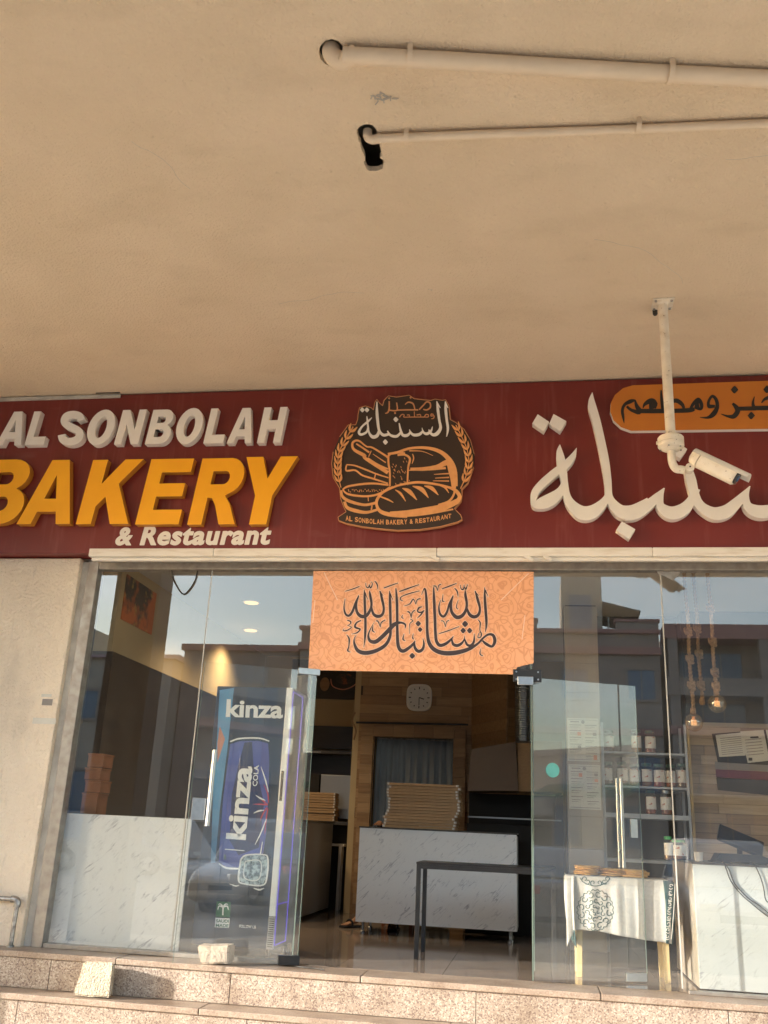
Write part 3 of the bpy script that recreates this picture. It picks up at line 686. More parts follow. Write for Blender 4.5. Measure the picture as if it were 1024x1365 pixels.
strokes('raised_calligraphy', cal1+cal2, SY-.075, .074, M['sign_white'], sign, n=8)
for z_, P_ in (((5.689,680,510),[(210,240),(296,297),(255,370),(168,310)]),((5.689,680,510),[(330,238),(427,292),(380,370),(297,312)]),
               ((5.689,680,510),[(848,1052),(950,1112),(903,1188),(805,1118)]),((4.571,800,500),[(485,420),(531,450),(490,508),(440,478)])):
    plate_px('raised_dot', [[(z_[1]+a/z_[0], z_[2]+b/z_[0]) for a, b in P_]], SY-.075, .074, M['sign_white'], sign)

# orange plaque
def Zq(pts): return [(800+a/4.571, 500+b/4.571) for a, b in pts]
oc = [(1700,12),(200,62),(140,80),(90,122),(66,170),(62,222),(82,275),(128,318),(190,340),(1700,318)]
pq = plate_px('orange_plaque', [Zq(oc)], SY-.052, .05, M['orange_plate'], sign, M['sign_white'])
pl = zoomed(4.571, 800, 500, [
 [(147,293,2),(141,255,16),(136,215,18),(150,180,18),(185,160,24),(213,152,10)],
 [(213,150,8),(222,185,22),(240,218,30),(235,238,10)], [(163,190,14),(190,212,18),(236,228,26)],
 [(235,218,26),(330,219,26),(460,217,26),(548,213,26),(575,205,20)],
 [(262,200,5),(272,178,18),(300,160,30),(325,160,32),(348,180,12)], [(312,160,30),(322,205,46)], [(345,178,14),(330,200,20)],
 [(372,92,8),(376,150,18),(384,212,22)], [(398,200,10),(430,168,18),(465,155,26),(500,178,22),(512,205,14)],
 [(548,212,14),(570,172,20),(600,146,18),(618,178,22),(614,206,16),(575,196,14)], [(600,150,14),(590,180,26),(600,205,20)],
 [(690,192,12),(664,190,20),(662,160,16),(684,128,16),(708,150,20),(714,195,24),(690,238,30),(655,258,14),(608,256,2)], [(664,188,20),(700,190,16)],
 [(808,172,14),(832,198,26),(838,222,30),(815,250,28),(780,250,14),(738,236,2)],
 [(832,205,22),(890,203,24),(950,202,24)], [(941,130,4),(932,170,16),(938,202,24)], [(935,200,24),(1000,200,26),(1100,198,26)],
 [(985,168,6),(1005,145,16),(1040,138,24),(1080,165,24),(1100,200,26)],
 [(1130,196,26),(1180,150,22),(1220,180,24),(1200,205,24),(1110,200,24)],
 D(820,88,22), D(922,246,22), D(1018,86,22)])
strokes('plaque_lettering', pl, SY-.0555, .003, M['black_paint'], sign)

# emblem
EY = SY-.055
emb = [(262,190),(275,130),(330,112),(385,130),(405,150),(418,80),(437,50),(462,85),(490,110),(505,60),(545,18),(620,30)]
embL = [(440+a/7, 525+b/7) for a, b in emb]
embR = [(530+a/7, 525+b/7) for a, b in [(60,20),(110,12),(155,45),(310,62),(350,48),(385,55),(420,60),(450,55),(480,110),(492,240),(545,268),(620,330),(680,430),(715,560),(710,680),(655,830),(600,885),(602,940),(592,1000),(530,1070),(590,1130),(602,1170),(560,1195),(400,1238),(200,1266),(0,1272)]]
embL2 = [(440+a/7, 525+b/7) for a, b in [(500,1262),(300,1238),(150,1208),(80,1180),(75,1150),(150,1100),(130,1060),(100,980),(90,880),(30,780),(15,650),(30,540),(90,400),(170,290),(240,288),(258,240)]]
outl = embL+embR+embL2
em = plate_px('emblem', [outl], EY, .054, M['brown_plate'], sign)
rimS = [[(p[0], p[1], .8) for p in outl+[outl[0]]]]
mbr = MB()
for k in range(len(outl)):
    a, b = outl[k], outl[(k+1)%len(outl)]
    if a[1] > 610 or a[1] < 600: ribbon(mbr, [(a[0], a[1], .9), (b[0], b[1], .9)], EY-.001, .04, 0)
build(mbr, 'emblem_rim', M['gold_dark'], em)['kind'] = 'stuff'
EL = lambda S: zoomed(7, 440, 525, S)
ER = lambda S: zoomed(7, 530, 525, S)
gold = EL([
 [(540,590,14),(400,503,12),(340,490,10),(275,440,12),(232,438,14),(208,468,16),(225,520,20),(320,575,26),(335,605,22),(540,735,26)],
 [(245,465,10),(300,500,12),(365,545,14)], [(385,530,6),(360,585,6)], [(400,560,4),(520,640,8)], [(350,600,16),(440,660,18),(540,700,10)],
 [(155,660,8),(230,668,10),(330,705,12),(430,745,10),(545,782,8)], [(155,660,8),(152,715,12),(235,712,12),(300,758,12),(400,790,12),(540,835,10)], [(425,748,8),(412,795,8)],
 [(545,590,14),(545,640,14),(558,740,14),(558,860,12)],
 [(118,892,10),(180,860,14),(380,835,14),(545,850,12)], [(118,892,10),(170,935,14),(320,955,14),(450,935,14),(560,870,12)],
 [(105,900,14),(115,955,20),(180,1000,22),(320,1035,18),(430,1015,18)], [(135,1005,20),(160,1060,24),(240,1090,26),(340,1105,20),(440,1080,16)],
 [(355,965,6),(358,1000,6)], [(392,1040,10),(385,1080,10)],
 [(590,868,16),(490,920,18),(440,985,20),(436,1040,20),(470,1095,26),(560,1125,30),(720,1135,34)],
 [(470,958,8),(540,985,12),(590,1012,4)],
 [(535,600,14),(560,562,14),(620,548,12),(700,552,12)]])
gold += ER([
 [(0,570,14),(70,568,14),(115,605,16),(100,680,14),(95,760,12),(92,840,12)],
 [(-90,560,14),(0,545,18),(110,510,18),(260,502,20),(390,535,26),(480,610,34),(530,710,36),(540,860,34)],
 [(120,700,18),(240,700,26),(370,680,30),(470,640,40),(500,720,40),(520,800,40),(525,880,30)],
 [(100,712,6),(300,708,8),(450,690,16)],
 [(140,560,6),(150,600,8),(135,650,4)], [(110,530,8),(230,535,4),(330,575,2)],
 [(-60,880,12),(20,850,14),(180,825,18),(330,838,16),(450,862,14),(540,900,24),(580,960,28),(550,1010,34)],
 [(-70,1120,34),(100,1110,40),(300,1080,44),(450,1050,44),(560,1000,36)],
 [(-60,1120,20),(100,1135,16),(300,1115,14),(520,1075,10)],
 [(-20,895,4),(30,930,16),(75,1000,5)], [(45,880,4),(110,910,30),(180,988,5)], [(140,860,4),(225,890,30),(288,968,5)], [(250,858,4),(320,880,26),(380,942,5)], [(380,850,4),(440,870,14),(478,922,4)],
 [(520,890,6),(528,930,14),(480,1000,14),(380,1035,12)],
 [(340,750,3),(480,742,8)], [(350,785,3),(480,778,8)], [(330,810,3),(480,812,8)]])
for k in range(34):
    x = 575+rnd.uniform(0, 165); y = 590+rnd.uniform(0, 255)
    gold += EL([[(x, y, 5), (x+5, y+12, 3)]])
for k in range(20):
    gold += EL([[(170+k*17, 905+rnd.uniform(-18,14), 4), (177+k*17, 900+rnd.uniform(-14,14), 3)]])
def wheat(zm, spine, n=9):
    sp = smooth_pts(spine, 6); out = [[(p[0], p[1], 7) for p in spine]]
    for k in range(n):
        p = sp[int(k*(len(sp)-3)/n)+1]; q = sp[int(k*(len(sp)-3)/n)+2]
        dx, dy = q[0]-p[0], q[1]-p[1]; l = math.hypot(dx, dy); dx /= l; dy /= l
        for s_ in (-1, 1):
            nx, ny = -dy*s_, dx*s_
            out.append([(p[0]+dx*40, p[1]+dy*40, 3), (p[0]+nx*22+dx*12, p[1]+ny*22+dy*12, 20), (p[0]+nx*34-dx*34, p[1]+ny*34-dy*34, 3)])
    return zm(out)
gold = [[(p[0], p[1], p[2]*1.28) for p in g_] for g_ in gold]
gold += wheat(EL, [(215,305),(140,430),(85,540),(72,650),(75,760),(100,870)])
gold += wheat(ER, [(545,290),(600,400),(650,520),(665,640),(640,760),(588,880)])
strokes('emblem_drawing', gold, EY-.004, .004, M['gold'], em)
Z7 = lambda S: zoomed(7.314, 470, 525, S)
wh = Z7([[(905,72,8),(908,150,26),(918,250,24),(930,340,24),(917,415,6)], [(905,80,14),(930,135,8)],
 [(822,72,8),(832,150,26),(845,250,24),(858,330,28),(825,385,34),(785,398,26),(752,370,20),(745,345,6)], [(822,80,14),(855,135,8)],
 [(780,318,5),(765,360,20),(725,388,26),(690,372,18),(678,330,5)], [(690,355,12),(655,392,26),(600,400,26),(565,375,18),(556,345,5)],
 [(570,365,12),(535,402,26),(490,400,26),(468,350,22),(455,285,10)], [(475,370,16),(430,412,24),(370,402,22),(340,360,12)],
 [(238,75,8),(238,180,26),(248,290,26),(262,360,24),(300,400,26),(352,392,22)], [(262,350,20),(240,405,30),(195,418,30),(160,375,20),(150,310,18),(142,240,14),(140,215,4)],
 [(188,230,4),(150,268,18),(95,315,16),(62,372,24),(85,395,22),(135,372,18),(150,325,12)],
 D(95,155,22), D(140,155,22), D(422,248,24), D(320,468,24)])
strokes('emblem_calligraphy', wh, EY-.009, .006, M['flat_white'], em)
gs = Z7([[(357,70,12),(357,140,14),(345,178,14),(318,190,6)], [(357,158,12),(432,158,12),(430,85,12)], [(432,158,12),(520,155,12),(640,155,12)],
 [(512,102,6),(545,80,12),(590,95,14),(608,150,12)], [(650,152,12),(690,110,12),(722,78,12),(755,88,14),(758,130,14),(725,155,12),(690,150,10)],
 D(357,42,10), D(566,36,10), D(415,186,10),
 [(458,226,8),(480,200,8),(505,205,8),(500,225,8),(560,225,8)], [(530,205,8),(555,205,8),(550,225,8)], [(560,225,8),(700,225,8)], [(602,172,8),(605,225,8)], [(625,205,8),(660,200,8),(665,222,8)],
 [(700,225,8),(715,200,8),(740,205,8),(735,224,8),(700,224,6)], [(790,200,8),(768,195,8),(765,215,8),(795,212,8),(790,235,8),(768,242,4)]])
strokes('emblem_small_calligraphy', gs, EY-.007, .005, M['gold_dark'], em)
arcm = MB(); T = 'AL SONBOLAH BAKERY & RESTAURANT'
adv = {' ': .55, 'I': .5}; tot = sum(adv.get(c, 1) for c in T); x = 460.5
for c in T:
    wd = adv.get(c, 1)*(602-460.5)/tot
    if c != ' ':
        u = (x+wd/2-530)/72; yb = 699.2-7.5*u*u-u*1.0; s_ = -15*u/72*1.0-.014
        text_into(arcm, c, ((x+.35, yb-s_*wd/2*-1), (x+wd-.35, yb+s_*wd/2), (x+.35, yb-6.4)), EY-.003, bold=.03)
    x += wd
build(arcm, 'emblem_lettering', M['gold'], em)['kind'] = 'stuff'

# ================================================================== BANNER
bn = thing('calligraphy_banner', 'orange patterned banner with dark Arabic calligraphy over the doorway', 'banner', (-1,0,2.6))
bpx = [(418,761),(565,761),(711.5,762),(711.5,884),(690,889),(685,899),(550,896),(411,893)]
plate_px('banner_sheet', [bpx], -.016, .006, M['banner'], bn)
Z5 = lambda S: zoomed(8.533, 450, 770, S)
Z6 = lambda S: zoomed(8.533, 550, 770, S)
bs = Z5([
 [(88,155,8),(170,130,13),(250,100,12)], [(85,240,4),(74,340,16),(90,410,24),(130,432,28),(172,380,28),(205,280,18),(243,200,8)],
 [(243,205,10),(212,300,26),(222,390,32),(270,440,42),(330,430,38),(370,370,30),(386,300,26),(372,200,28),(362,145,6)],
 [(386,340,20),(410,415,32),(460,440,38),(508,420,32),(526,350,26),(505,240,30),(482,150,14)], [(482,160,14),(522,208,5)],
 [(305,135,6),(308,220,26),(312,350,28),(317,500,28),(316,620,28),(310,710,18),(298,792,3)], [(312,170,16),(345,250,4)],
 [(320,60,5),(328,105,12),(352,112,14),(362,75,8)], [(362,80,8),(376,118,14),(398,70,10),(380,45,6)], [(422,38,10),(450,75,16),(460,135,3)],
 [(528,118,12),(610,88,14),(690,60,8)], [(592,148,6),(596,250,28),(600,400,30),(603,560,28),(596,670,32),(545,765,38),(440,830,44),(320,856,48),(232,830,42),(192,750,26),(192,690,10),(216,650,3)], [(598,180,16),(632,258,4)],
 [(664,120,14),(674,250,30),(678,400,30),(680,600,32),(692,780,38),(740,835,42),(810,800,36),(868,745,24),(880,715,6)],
 [(768,578,4),(770,535,22),(720,512,26),(650,530,46),(580,600,46),(500,680,46),(430,730,46),(370,718,36),(350,660,22),(372,590,12),(415,510,3)],
 [(436,490,14),(462,500,14),(487,565,6)], [(487,565,6),(498,510,12),(545,480,12)], [(405,545,4),(398,600,16),(425,622,8)],
 [(702,158,14),(810,120,16),(928,78,8)], [(740,262,10),(715,248,14),(730,215,12),(820,180,14),(932,150,8)],
 [(755,322,3),(820,300,12),(862,245,14),(892,305,6)], [(892,305,6),(906,252,12),(945,238,12)],
 [(962,330,10),(925,345,20),(912,385,16),(950,395,20),(988,370,10)], [(985,375,10),(945,425,16),(902,465,3)],
 [(795,385,14),(822,400,14),(838,460,5)], [(838,460,5),(848,400,12),(880,368,12)], [(818,640,3),(820,530,8),(856,492,12),(826,470,8)],
 [(745,425,4),(730,450,12),(750,466,6)], [(757,640,4),(745,700,18),(772,716,8)], [(862,635,4),(855,688,14),(873,700,5)],
 D(918,522,32), D(940,590,28), D(850,890,34),
 [(872,735,20),(882,800,32),(922,838,38),(968,812,32),(982,750,22),(970,690,4)],
 [(268,485,12),(215,515,18),(200,562,24),(262,585,18)], [(262,585,14),(225,625,16),(162,642,3)],
 [(110,485,10),(150,500,14),(140,530,10),(112,545,6)], [(112,545,6),(158,565,10),(100,602,14),(62,600,8),(80,575,3)],
 [(102,648,5),(132,695,20),(128,780,10),(116,830,16),(148,848,6)]])
bs += Z6([
 [(102,195,4),(140,122,16),(158,250,30),(164,450,32),(168,620,32),(188,740,42),(250,820,48),(360,858,52),(500,852,52),(640,812,42),(740,752,26),(800,690,22),(860,648,26),(915,655,34),(936,720,38),(905,782,28),(840,755,34),(795,715,16)],
 [(240,108,14),(245,250,30),(254,450,32),(260,620,32),(272,720,36),(312,770,38),(380,750,34),(440,700,22),(466,662,3)],
 [(445,690,12),(462,755,32),(510,772,36),(560,745,28),(588,700,14),(590,655,3)], [(590,690,12),(618,758,28),(660,772,30),(697,730,26),(702,635,4)],
 [(236,95,12),(266,100,14),(284,150,5)], [(284,150,5),(298,90,12),(325,74,10)], [(333,128,10),(420,96,14),(500,65,8)],
 [(347,190,3),(340,262,14),(365,272,6)], [(322,250,4),(300,330,16),(312,410,26),(352,442,28),(392,390,26),(420,290,18),(463,200,8)],
 [(463,205,10),(436,300,28),(446,390,34),(500,450,44),(560,436,40),(602,380,32),(617,300,28),(602,200,30),(600,140,6)],
 [(618,350,22),(650,420,36),(700,446,40),(750,420,34),(766,350,26),(742,250,32),(712,150,12)], [(712,160,14),(758,210,4)],
 [(820,110,6),(822,220,28),(830,350,32),(840,480,30),(838,560,20),(826,625,3)], [(825,140,18),(862,215,4)],
 [(543,80,6),(552,125,12),(578,132,14),(588,80,6)], [(588,100,6),(606,132,14),(626,78,8)], [(478,118,10),(508,158,16),(518,218,3)],
 [(522,248,3),(498,330,12),(518,360,8)], D(598,527,36), D(576,602,32), D(650,602,32),
 [(326,490,12),(356,500,12),(373,562,4)], [(373,562,4),(388,502,12),(418,485,10)], [(298,638,8),(410,602,14),(530,555,6)],
 [(740,475,5),(770,512,16),(766,595,10),(784,640,14),(775,675,12),(745,682,10),(748,650,8),(768,615,3)], [(777,800,3),(768,868,14),(802,890,8)]])
KS[0] = .00002
strokes('calligraphy_outline', bs, -.0175, .002, M['banner_halo'], bn, grow=.75)
mb = MB()
for k, s in enumerate(bs): ribbon(mb, s, -.0192, .0004, k*.5)
build(mb, 'calligraphy', M['banner_ink'], bn)
KS[0] = .0001
# clear tape at the corners
for p, q in (((462-30,763),(450,800)),((668,800),(705,764)),((700,820),(696,852)),((420,800),(417,830))):
    mbt = MB(); ribbon(mbt, [(p[0],p[1],1.2),(q[0],q[1],1.2)], -.0168, .0005, 0); build(mbt, 'tape', M['banner_halo'], bn)

# ================================================================== SOFFIT PIPES AND CAMERA
def zp(px, py, dz):
    d = FW + RT*((px-CX)/FPX) - UP*((py-CY)/FPX); return CAM+d*((SOF-dz-CAM.z)/d.z)
def pipe(label, pts, r, elbow, clamps, dz):
    a = zp(*pts[0], dz); b = zp(*pts[1], dz)
    d = (b-a).normalized(); far = b+d*1.6
    t = thing('drain_pipe', label, 'pipe', a)
    path = [a+d*.02]+[a+d*(k*.5) for k in range(1, 1+int((far-a).length/.5))]+[far]
    path = [Vector((p.x, p.y+.004*math.sin(p.x*3.1), p.z+.003*math.sin(p.x*2.3))) for p in path]
    build(MB().tube(smooth_pts(path, 3), r, 20), 'pipe_run', M['pipe'], t, smooth=40)
    e = zp(*elbow, 0); e.z = SOF+.03; cpt = Vector((e.x, e.y, a.z))
    rr_ = 1.55*r
    el = [e, Vector((e.x, e.y, min(SOF+.02, a.z+rr_)))]
    for k in range(1, 7):
        th = R(15*k); el.append(Vector((e.x, e.y, a.z))+d*(rr_*(1-math.cos(th)))+Vector((0,0,1))*(rr_*(1-math.sin(th))))
    el.append(a+d*r*1.6)
    build(MB().tube(el, r*1.07, 20), 'elbow', M['pipe'], t, smooth=40)
    build(MB().cyl(a+d*r*1.2, a+d*r*1.75, r*1.15, n=20), 'collar', M['pipe'], t, smooth=40)
    for cx_, cy_ in clamps:
        c = zp(cx_, cy_, dz); 
        q = d.to_track_quat('Z', 'Y').to_matrix(); bm_ = MB()
        side = Vector((0,0,1)).cross(d).normalized(); P = []
        P = [c+side*(math.cos(R(g))*(r+.003))+Vector((0,0,1))*(math.sin(R(g))*(r+.003)) for g in range(-200, 21, 20)]
        P = [Vector((P[0].x, P[0].y, SOF-.001))]+P+[Vector((P[-1].x, P[-1].y, SOF-.001))]
        vs = []; fs = []
        for k, p in enumerate(P):
            o_ = (p-c); o_.z = o_.z; n_ = o_.normalized()*.008
            vs += [p-d*.013, p+d*.013, p+d*.013+n_, p-d*.013+n_]
        for k in range(len(P)-1):
            for j in range(4): fs.append((k*4+j, k*4+(j+1)%4, (k+1)*4+(j+1)%4, (k+1)*4+j))
        bm_.add(vs, fs); build(bm_, 'pipe_clamp', M['pipe'], t)
pipe('thick beige drain pipe running right along the soffit from a round hole', ((452,73),(1024,106)), .043, (441,70), ((546,77),(893,97)), .050)
pipe('thin beige conduit coming out of the ragged soffit hole', ((497,185),(1024,165.5)), .0245, (490,180), ((542,182),(851,168)), .034)

PY = -1.38
cc = at(884, 403, PY); px_ = .935
cctv = thing('security_camera', 'white bullet security camera hanging on a rust-flecked ceiling pole', 'security camera', (px_, PY, SOF))
build(MB().box(px_-.075, px_+.075, PY-.075, PY+.075, SOF-.014, SOF-.001), 'mounting_plate', M['cam_white'], cctv, bevel=.004)
for sx in (-1, 1):
    for sy in (-1, 1):
        build(MB().cyl((px_+sx*.055, PY+sy*.055, SOF-.024), (px_+sx*.055, PY+sy*.055, SOF-.013), .009, n=6), 'bolt', M['galv'], cctv)
build(MB().lathe((px_-.045, PY+.085, SOF-.05), [(.012,0),(.018,.01),(.018,.045)], 10), 'cable_gland', M['black_paint'], cctv)
zb = at(888, 583, PY).z
build(MB().lathe((px_, PY, zb-.01), [(.034,0),(.034,SOF-.014-zb),(.040,SOF-.0-zb)][:2]+[(.050,SOF-.004-zb)], 20), 'pole', M['cam_white'], cctv, smooth=40)
jb = build(MB().lathe((px_-.002, PY, zb-.105), [(.035,0),(.060,.012),(.066,.020),(.075,.022),(.088,.034),(.088,.056),(.082,.058),(.088,.060),(.088,.096),(.080,.106)], 32), 'junction_box', M['cam_white'], cctv, smooth=35)
build(MB().cyl((px_-.10, PY-.01, zb-.045), (px_-.083, PY-.01, zb-.045), .012, n=10), 'plug', M['cam_white'], jb)
for g in (20, 80, 160, 250, 320):
    build(MB().cyl((px_-.002+.072*math.cos(R(g)), PY+.072*math.sin(R(g)), zb-.091), (px_-.002+.072*math.cos(R(g)), PY+.072*math.sin(R(g)), zb-.084), .006, n=8), 'screw', M['galv'], jb)
e0 = Vector((px_-.002, PY, zb-.1)); e1 = at(895, 626, PY); e2 = at(917, 627, PY)
e1.x = px_+.004
build(MB().tube(smooth_pts([tuple(e0), tuple(e0-Vector((0,0,.07))), (e1.x+.004, PY, e1.z+.028), (e1.x+.022, PY, e1.z+.004), (e1.x+.05, PY, e1.z), tuple(e2+Vector((-.02,0,0)))], 5), .028, 18), 'bracket_arm', M['cam_white'], cctv, smooth=50)
jc = at(919, 625, PY)
build(MB().cyl((jc.x, PY-.036, jc.z), (jc.x, PY+.03, jc.z), .030, n=20), 'swivel_joint', M['cam_white'], cctv, smooth=40, bevel=.003)
build(MB().cyl((jc.x, PY-.041, jc.z+.002), (jc.x, PY-.036, jc.z+.002), .006, n=8), 'screw', M['black_paint'], cctv)
# body: axis from the rear to the lens
b0 = at(924, 606, PY-.03); b1 = at(983, 634, PY-.14)
b0 = Vector((b0.x, PY-.02, b0.z-.015)); b1 = Vector((b1.x, PY-.10, b1.z))
ax = (b1-b0).normalized(); side = ax.cross(Vector((0,0,1))).normalized(); upv = side.cross(ax); BM_ = Matrix((side, upv, ax)).transposed(); Lb = (b1-b0).length
def bodysec(mb, stations):     # rounded-octagon sections along the axis: (t, half width, half height, dz)
    vs = []; n = 16
    for t_, hw, hh, dz in stations:
        for k in range(n):
            a_ = 6.28318*(k+.5)/n; cx_, cy_ = math.cos(a_), math.sin(a_); e_ = .62
            vs.append(b0+ax*(t_*Lb)+side*(hw*math.copysign(abs(cx_)**e_, cx_))+upv*(dz+hh*math.copysign(abs(cy_)**e_, cy_)))
    fs = [(i*n+k, i*n+(k+1)%n, (i+1)*n+(k+1)%n, (i+1)*n+k) for i in range(len(stations)-1) for k in range(n)]
    fs += [tuple(range(n-1,-1,-1)), tuple(range((len(stations)-1)*n, len(stations)*n))]
    return mb.add(vs, fs)
body = build(bodysec(MB(), [(.17,.047,.055,0),(.95,.047,.055,0),(1.0,.040,.046,0)]), 'camera_body', M['cam_white'], cctv, smooth=35)
build(bodysec(MB(), [(-.06,.016,.028,.012),(-.02,.034,.046,.004),(.05,.044,.054,0),(.155,.048,.056,0)]), 'rear_cap', M['cam_white'], cctv, smooth=35)
build(bodysec(MB(), [(1.0,.037,.043,0),(1.035,.037,.043,0)]), 'lens_face', M['black_metal'], body, smooth=35)
build(MB().cyl(b0+ax*Lb*1.03, b0+ax*Lb*1.05, .022, n=20), 'lens', M['win_blue'], body)
vz = []
for t_ in (-.02, 1.22):
    for k in range(9):
        a_ = R(10+160*k/8); vz.append(b0+ax*(t_*Lb)+side*(.056*math.cos(a_))+upv*(.012+.052*math.sin(a_)))
for t_ in (-.02, 1.22):
    for k in range(9):
        a_ = R(10+160*k/8); vz.append(b0+ax*(t_*Lb)+side*(.052*math.cos(a_))+upv*(.012+.048*math.sin(a_)))
fs = []
for k in range(8): fs += [(k, k+1, 9+k+1, 9+k), (18+k, 27+k, 27+k+1, 18+k+1), (k, 18+k, 18+k+1, k+1), (9+k, 9+k+1, 27+k+1, 27+k)]
fs += [(0, 9, 27, 18), (8, 26, 35, 17)]
build(MB().add(vz, fs), 'sun_hood', M['card_white'], cctv, smooth=35)
sk = build(MB().obox(b0+ax*(Lb*.40)-side*.0478+upv*.022, (.0012, .008, .012), BM_), 'logo_dot', M['pred'], body)
build(MB().obox(b0+ax*(Lb*.56)-side*.0478+upv*.020, (.0012, .003, .052), BM_), 'logo_line', M['ink_grey'], body)

# ================================================================== DOOR LEAVES
def leaf(name_lbl, hinge, ang, w_, z0, z1, mglass):
    t = thing('glass_door', name_lbl, 'door', (hinge[0], hinge[1], z0))
    d = Vector((math.cos(ang), math.sin(ang), 0)); n = Vector((-d.y, d.x, 0)); Bm = Matrix((d, n, Vector((0,0,1)))).transposed()
    H = Vector((hinge[0], hinge[1], 0))
    def bx(name, u0, u1, n0, n1, a, b, mt, bev=0, par=None):
        c = H+d*((u0+u1)/2)+n*((n0+n1)/2)+Vector((0,0,(a+b)/2))
        return build(MB().obox(c, (u1-u0, n1-n0, b-a), Bm), name, mt, par or t, bevel=bev)
    bx('glass_pane', .005, w_, -.005, .005, z0+.004, z1-.004, mglass)
    bx('pane_edge', w_+.0005, w_+.0035, -.005, .005, z0+.004, z1-.004, M['glass_edge'])
    bx('pane_edge', .000, .004, -.005, .005, z0+.06, z1-.06, M['glass_edge'])
    return t, d, n, H, bx
# left leaf swings out to the street
tL, d, n, H, bx = leaf('left glass shop door folded outward in front of the drinks fridge', (-1.775, -.055), math.atan2(-.40, -.83), .915, .012, 2.20, M['glass_door'])
bx('patch_fitting', -.02, .16, -.018, .018, 2.165, 2.215, M['steel'], .003)
bx('bottom_pivot', -.01, .15, -.02, .02, .010, .075, M['black_metal'], .003)
bx('lock_plate', .80, .90, -.012, .012, 1.0, 1.16, M['steel'], .003)
def handle(t, d, n, H, u, z0, z1, off_=.055):
    for s_ in (-1, 1):
        c = H+d*u+n*(s_*off_)
        h = build(MB().cyl((c.x, c.y, z0), (c.x, c.y, z1), .0145, n=16), 'pull_handle', M['steel'], t, smooth=40)
        for zz in (z0+.12, z1-.12):
            build(MB().cyl((c.x, c.y, zz), tuple(H+d*u+Vector((0,0,zz))), .009, n=10), 'handle_mount', M['steel'], h)
handle(tL, d, n, H, .77, 1.02-.06, 1.58-.06, .03)
# right leaf swings in
tR, d, n, H, bx = leaf('right glass shop door opened inward behind the pastry table', (-.03, .035), math.atan2(.33, .83), .89, .012, 2.20, M['glass_door'])
bx('patch_fitting', -.10, .06, -.016, .016, 2.155, 2.205, M['steel'], .003)
bx('bottom_patch', .72, .885, -.012, .012, .012, .07, M['steel'], .003)
bx('lock_plate', .80, .86, -.012, .012, 1.02, 1.16, M['steel'], .003)
handle(tR, d, n, H, .72, .80, 1.46, .035)
st = at(735, 1028, .2)
sticker = build(MB().cyl((.12, .083, st.z), (.1225, .0765, st.z), .055, n=24), 'round_sticker', M['teal_sticker'], tR)
# transom hinge plate
hp = thing('hinge_plate', 'black hinge plate bolted at the lower right corner of the orange banner', 'hinge', (-.1, -.02, 2.2))
a = at(684, 912, -.02); b = at(722, 893, -.02)
build(MB().box(a.x, b.x, -.028, -.0065, a.z+.02, b.z), 'plate', M['black_metal'], hp, bevel=.003)
for u in (.12, .88):
    for v in (.2, .8):
        build(MB().cyl((a.x+(b.x-a.x)*u, -.033, a.z+.02+(b.z-a.z-.02)*v), (a.x+(b.x-a.x)*u, -.028, a.z+.02+(b.z-a.z-.02)*v), .007, n=8), 'screw', M['steel'], hp)
a = at(690, 913, -.04); b = at(711, 902, -.04)
build(MB().box(a.x, b.x, -.05, -.029, a.z, b.z), 'clip', M['steel'], hp, bevel=.004)

# ================================================================== STONES, WALL PIPE, CABLE
def stone(name, lbl, pts_f, pts_b, y0, y1, mt, seed):
    # quarried block: front outline and back outline in world x,z
    bm = bmesh.new(); vf = [bm.verts.new((x, y0, z)) for x, z in pts_f]; vb = [bm.verts.new((x, y1, z)) for x, z in pts_b]
    n_ = len(vf); bm.faces.new(vf); bm.faces.new(vb[::-1])
    for i in range(n_): bm.faces.new((vf[i], vb[i], vb[(i+1)%n_], vf[(i+1)%n_]))
    bmesh.ops.recalc_face_normals(bm, faces=bm.faces)
    bmesh.ops.bevel(bm, geom=bm.edges[:], offset=.011, segments=2, affect='EDGES')
    bmesh.ops.triangulate(bm, faces=[f for f in bm.faces if len(f.verts) > 4])
    bmesh.ops.subdivide_edges(bm, edges=bm.edges[:], cuts=3, use_grid_fill=True)
    from mathutils import noise
    for v in bm.verts:
        q = v.co*14+Vector((seed, 0, 0)); v.co += noise.noise_vector(q)*.006+noise.noise_vector(q*3.7)*.0022
    me = bpy.data.meshes.new(name); c = Vector((sum(p[0] for p in pts_f)/n_, (y0+y1)/2, min(p[1] for p in pts_f)))
    zmin = min(v.co.z for v in bm.verts); lift = min(p[1] for p in pts_f)-zmin-.002
    for v in bm.verts: v.co -= c; v.co.z += lift
    bm.to_mesh(me); bm.free(); me.shade_smooth(); me.set_sharp_from_angle(angle=R(38)); me.materials.append(mt)
    o = bpy.data.objects.new(name, me); COL.objects.link(o); o.location = c
    tag(o, lbl, 'concrete block'); return o
def W(x, y, Y): p = at(x, y, Y); return (p.x, p.z)
stone('concrete_block', 'pale speckled concrete block standing on the lower step', [W(97,1327,-.47),W(147,1330,-.47),W(152,1283,-.47),W(112,1281,-.47)],
      [W(104,1322,-.33),W(150,1325,-.33),W(153,1286,-.33),W(116,1284,-.33)], -.47, -.325, M['conc'], 3.1)
zt1 = 0.0
sb = [W(266,1297,-.27),W(303,1297,-.27),W(304,1273,-.27),W(260,1273,-.27)]
dz_ = .0-min(p[1] for p in sb)
sb = [(p[0], p[1]+max(dz_, 0)) for p in sb]
stone('concrete_block', 'weathered grey-brown concrete block on the top step against the open door', sb, [(p[0]+.01, p[1]+.005) for p in sb], -.27, -.14, M['conc2'], 8.7)

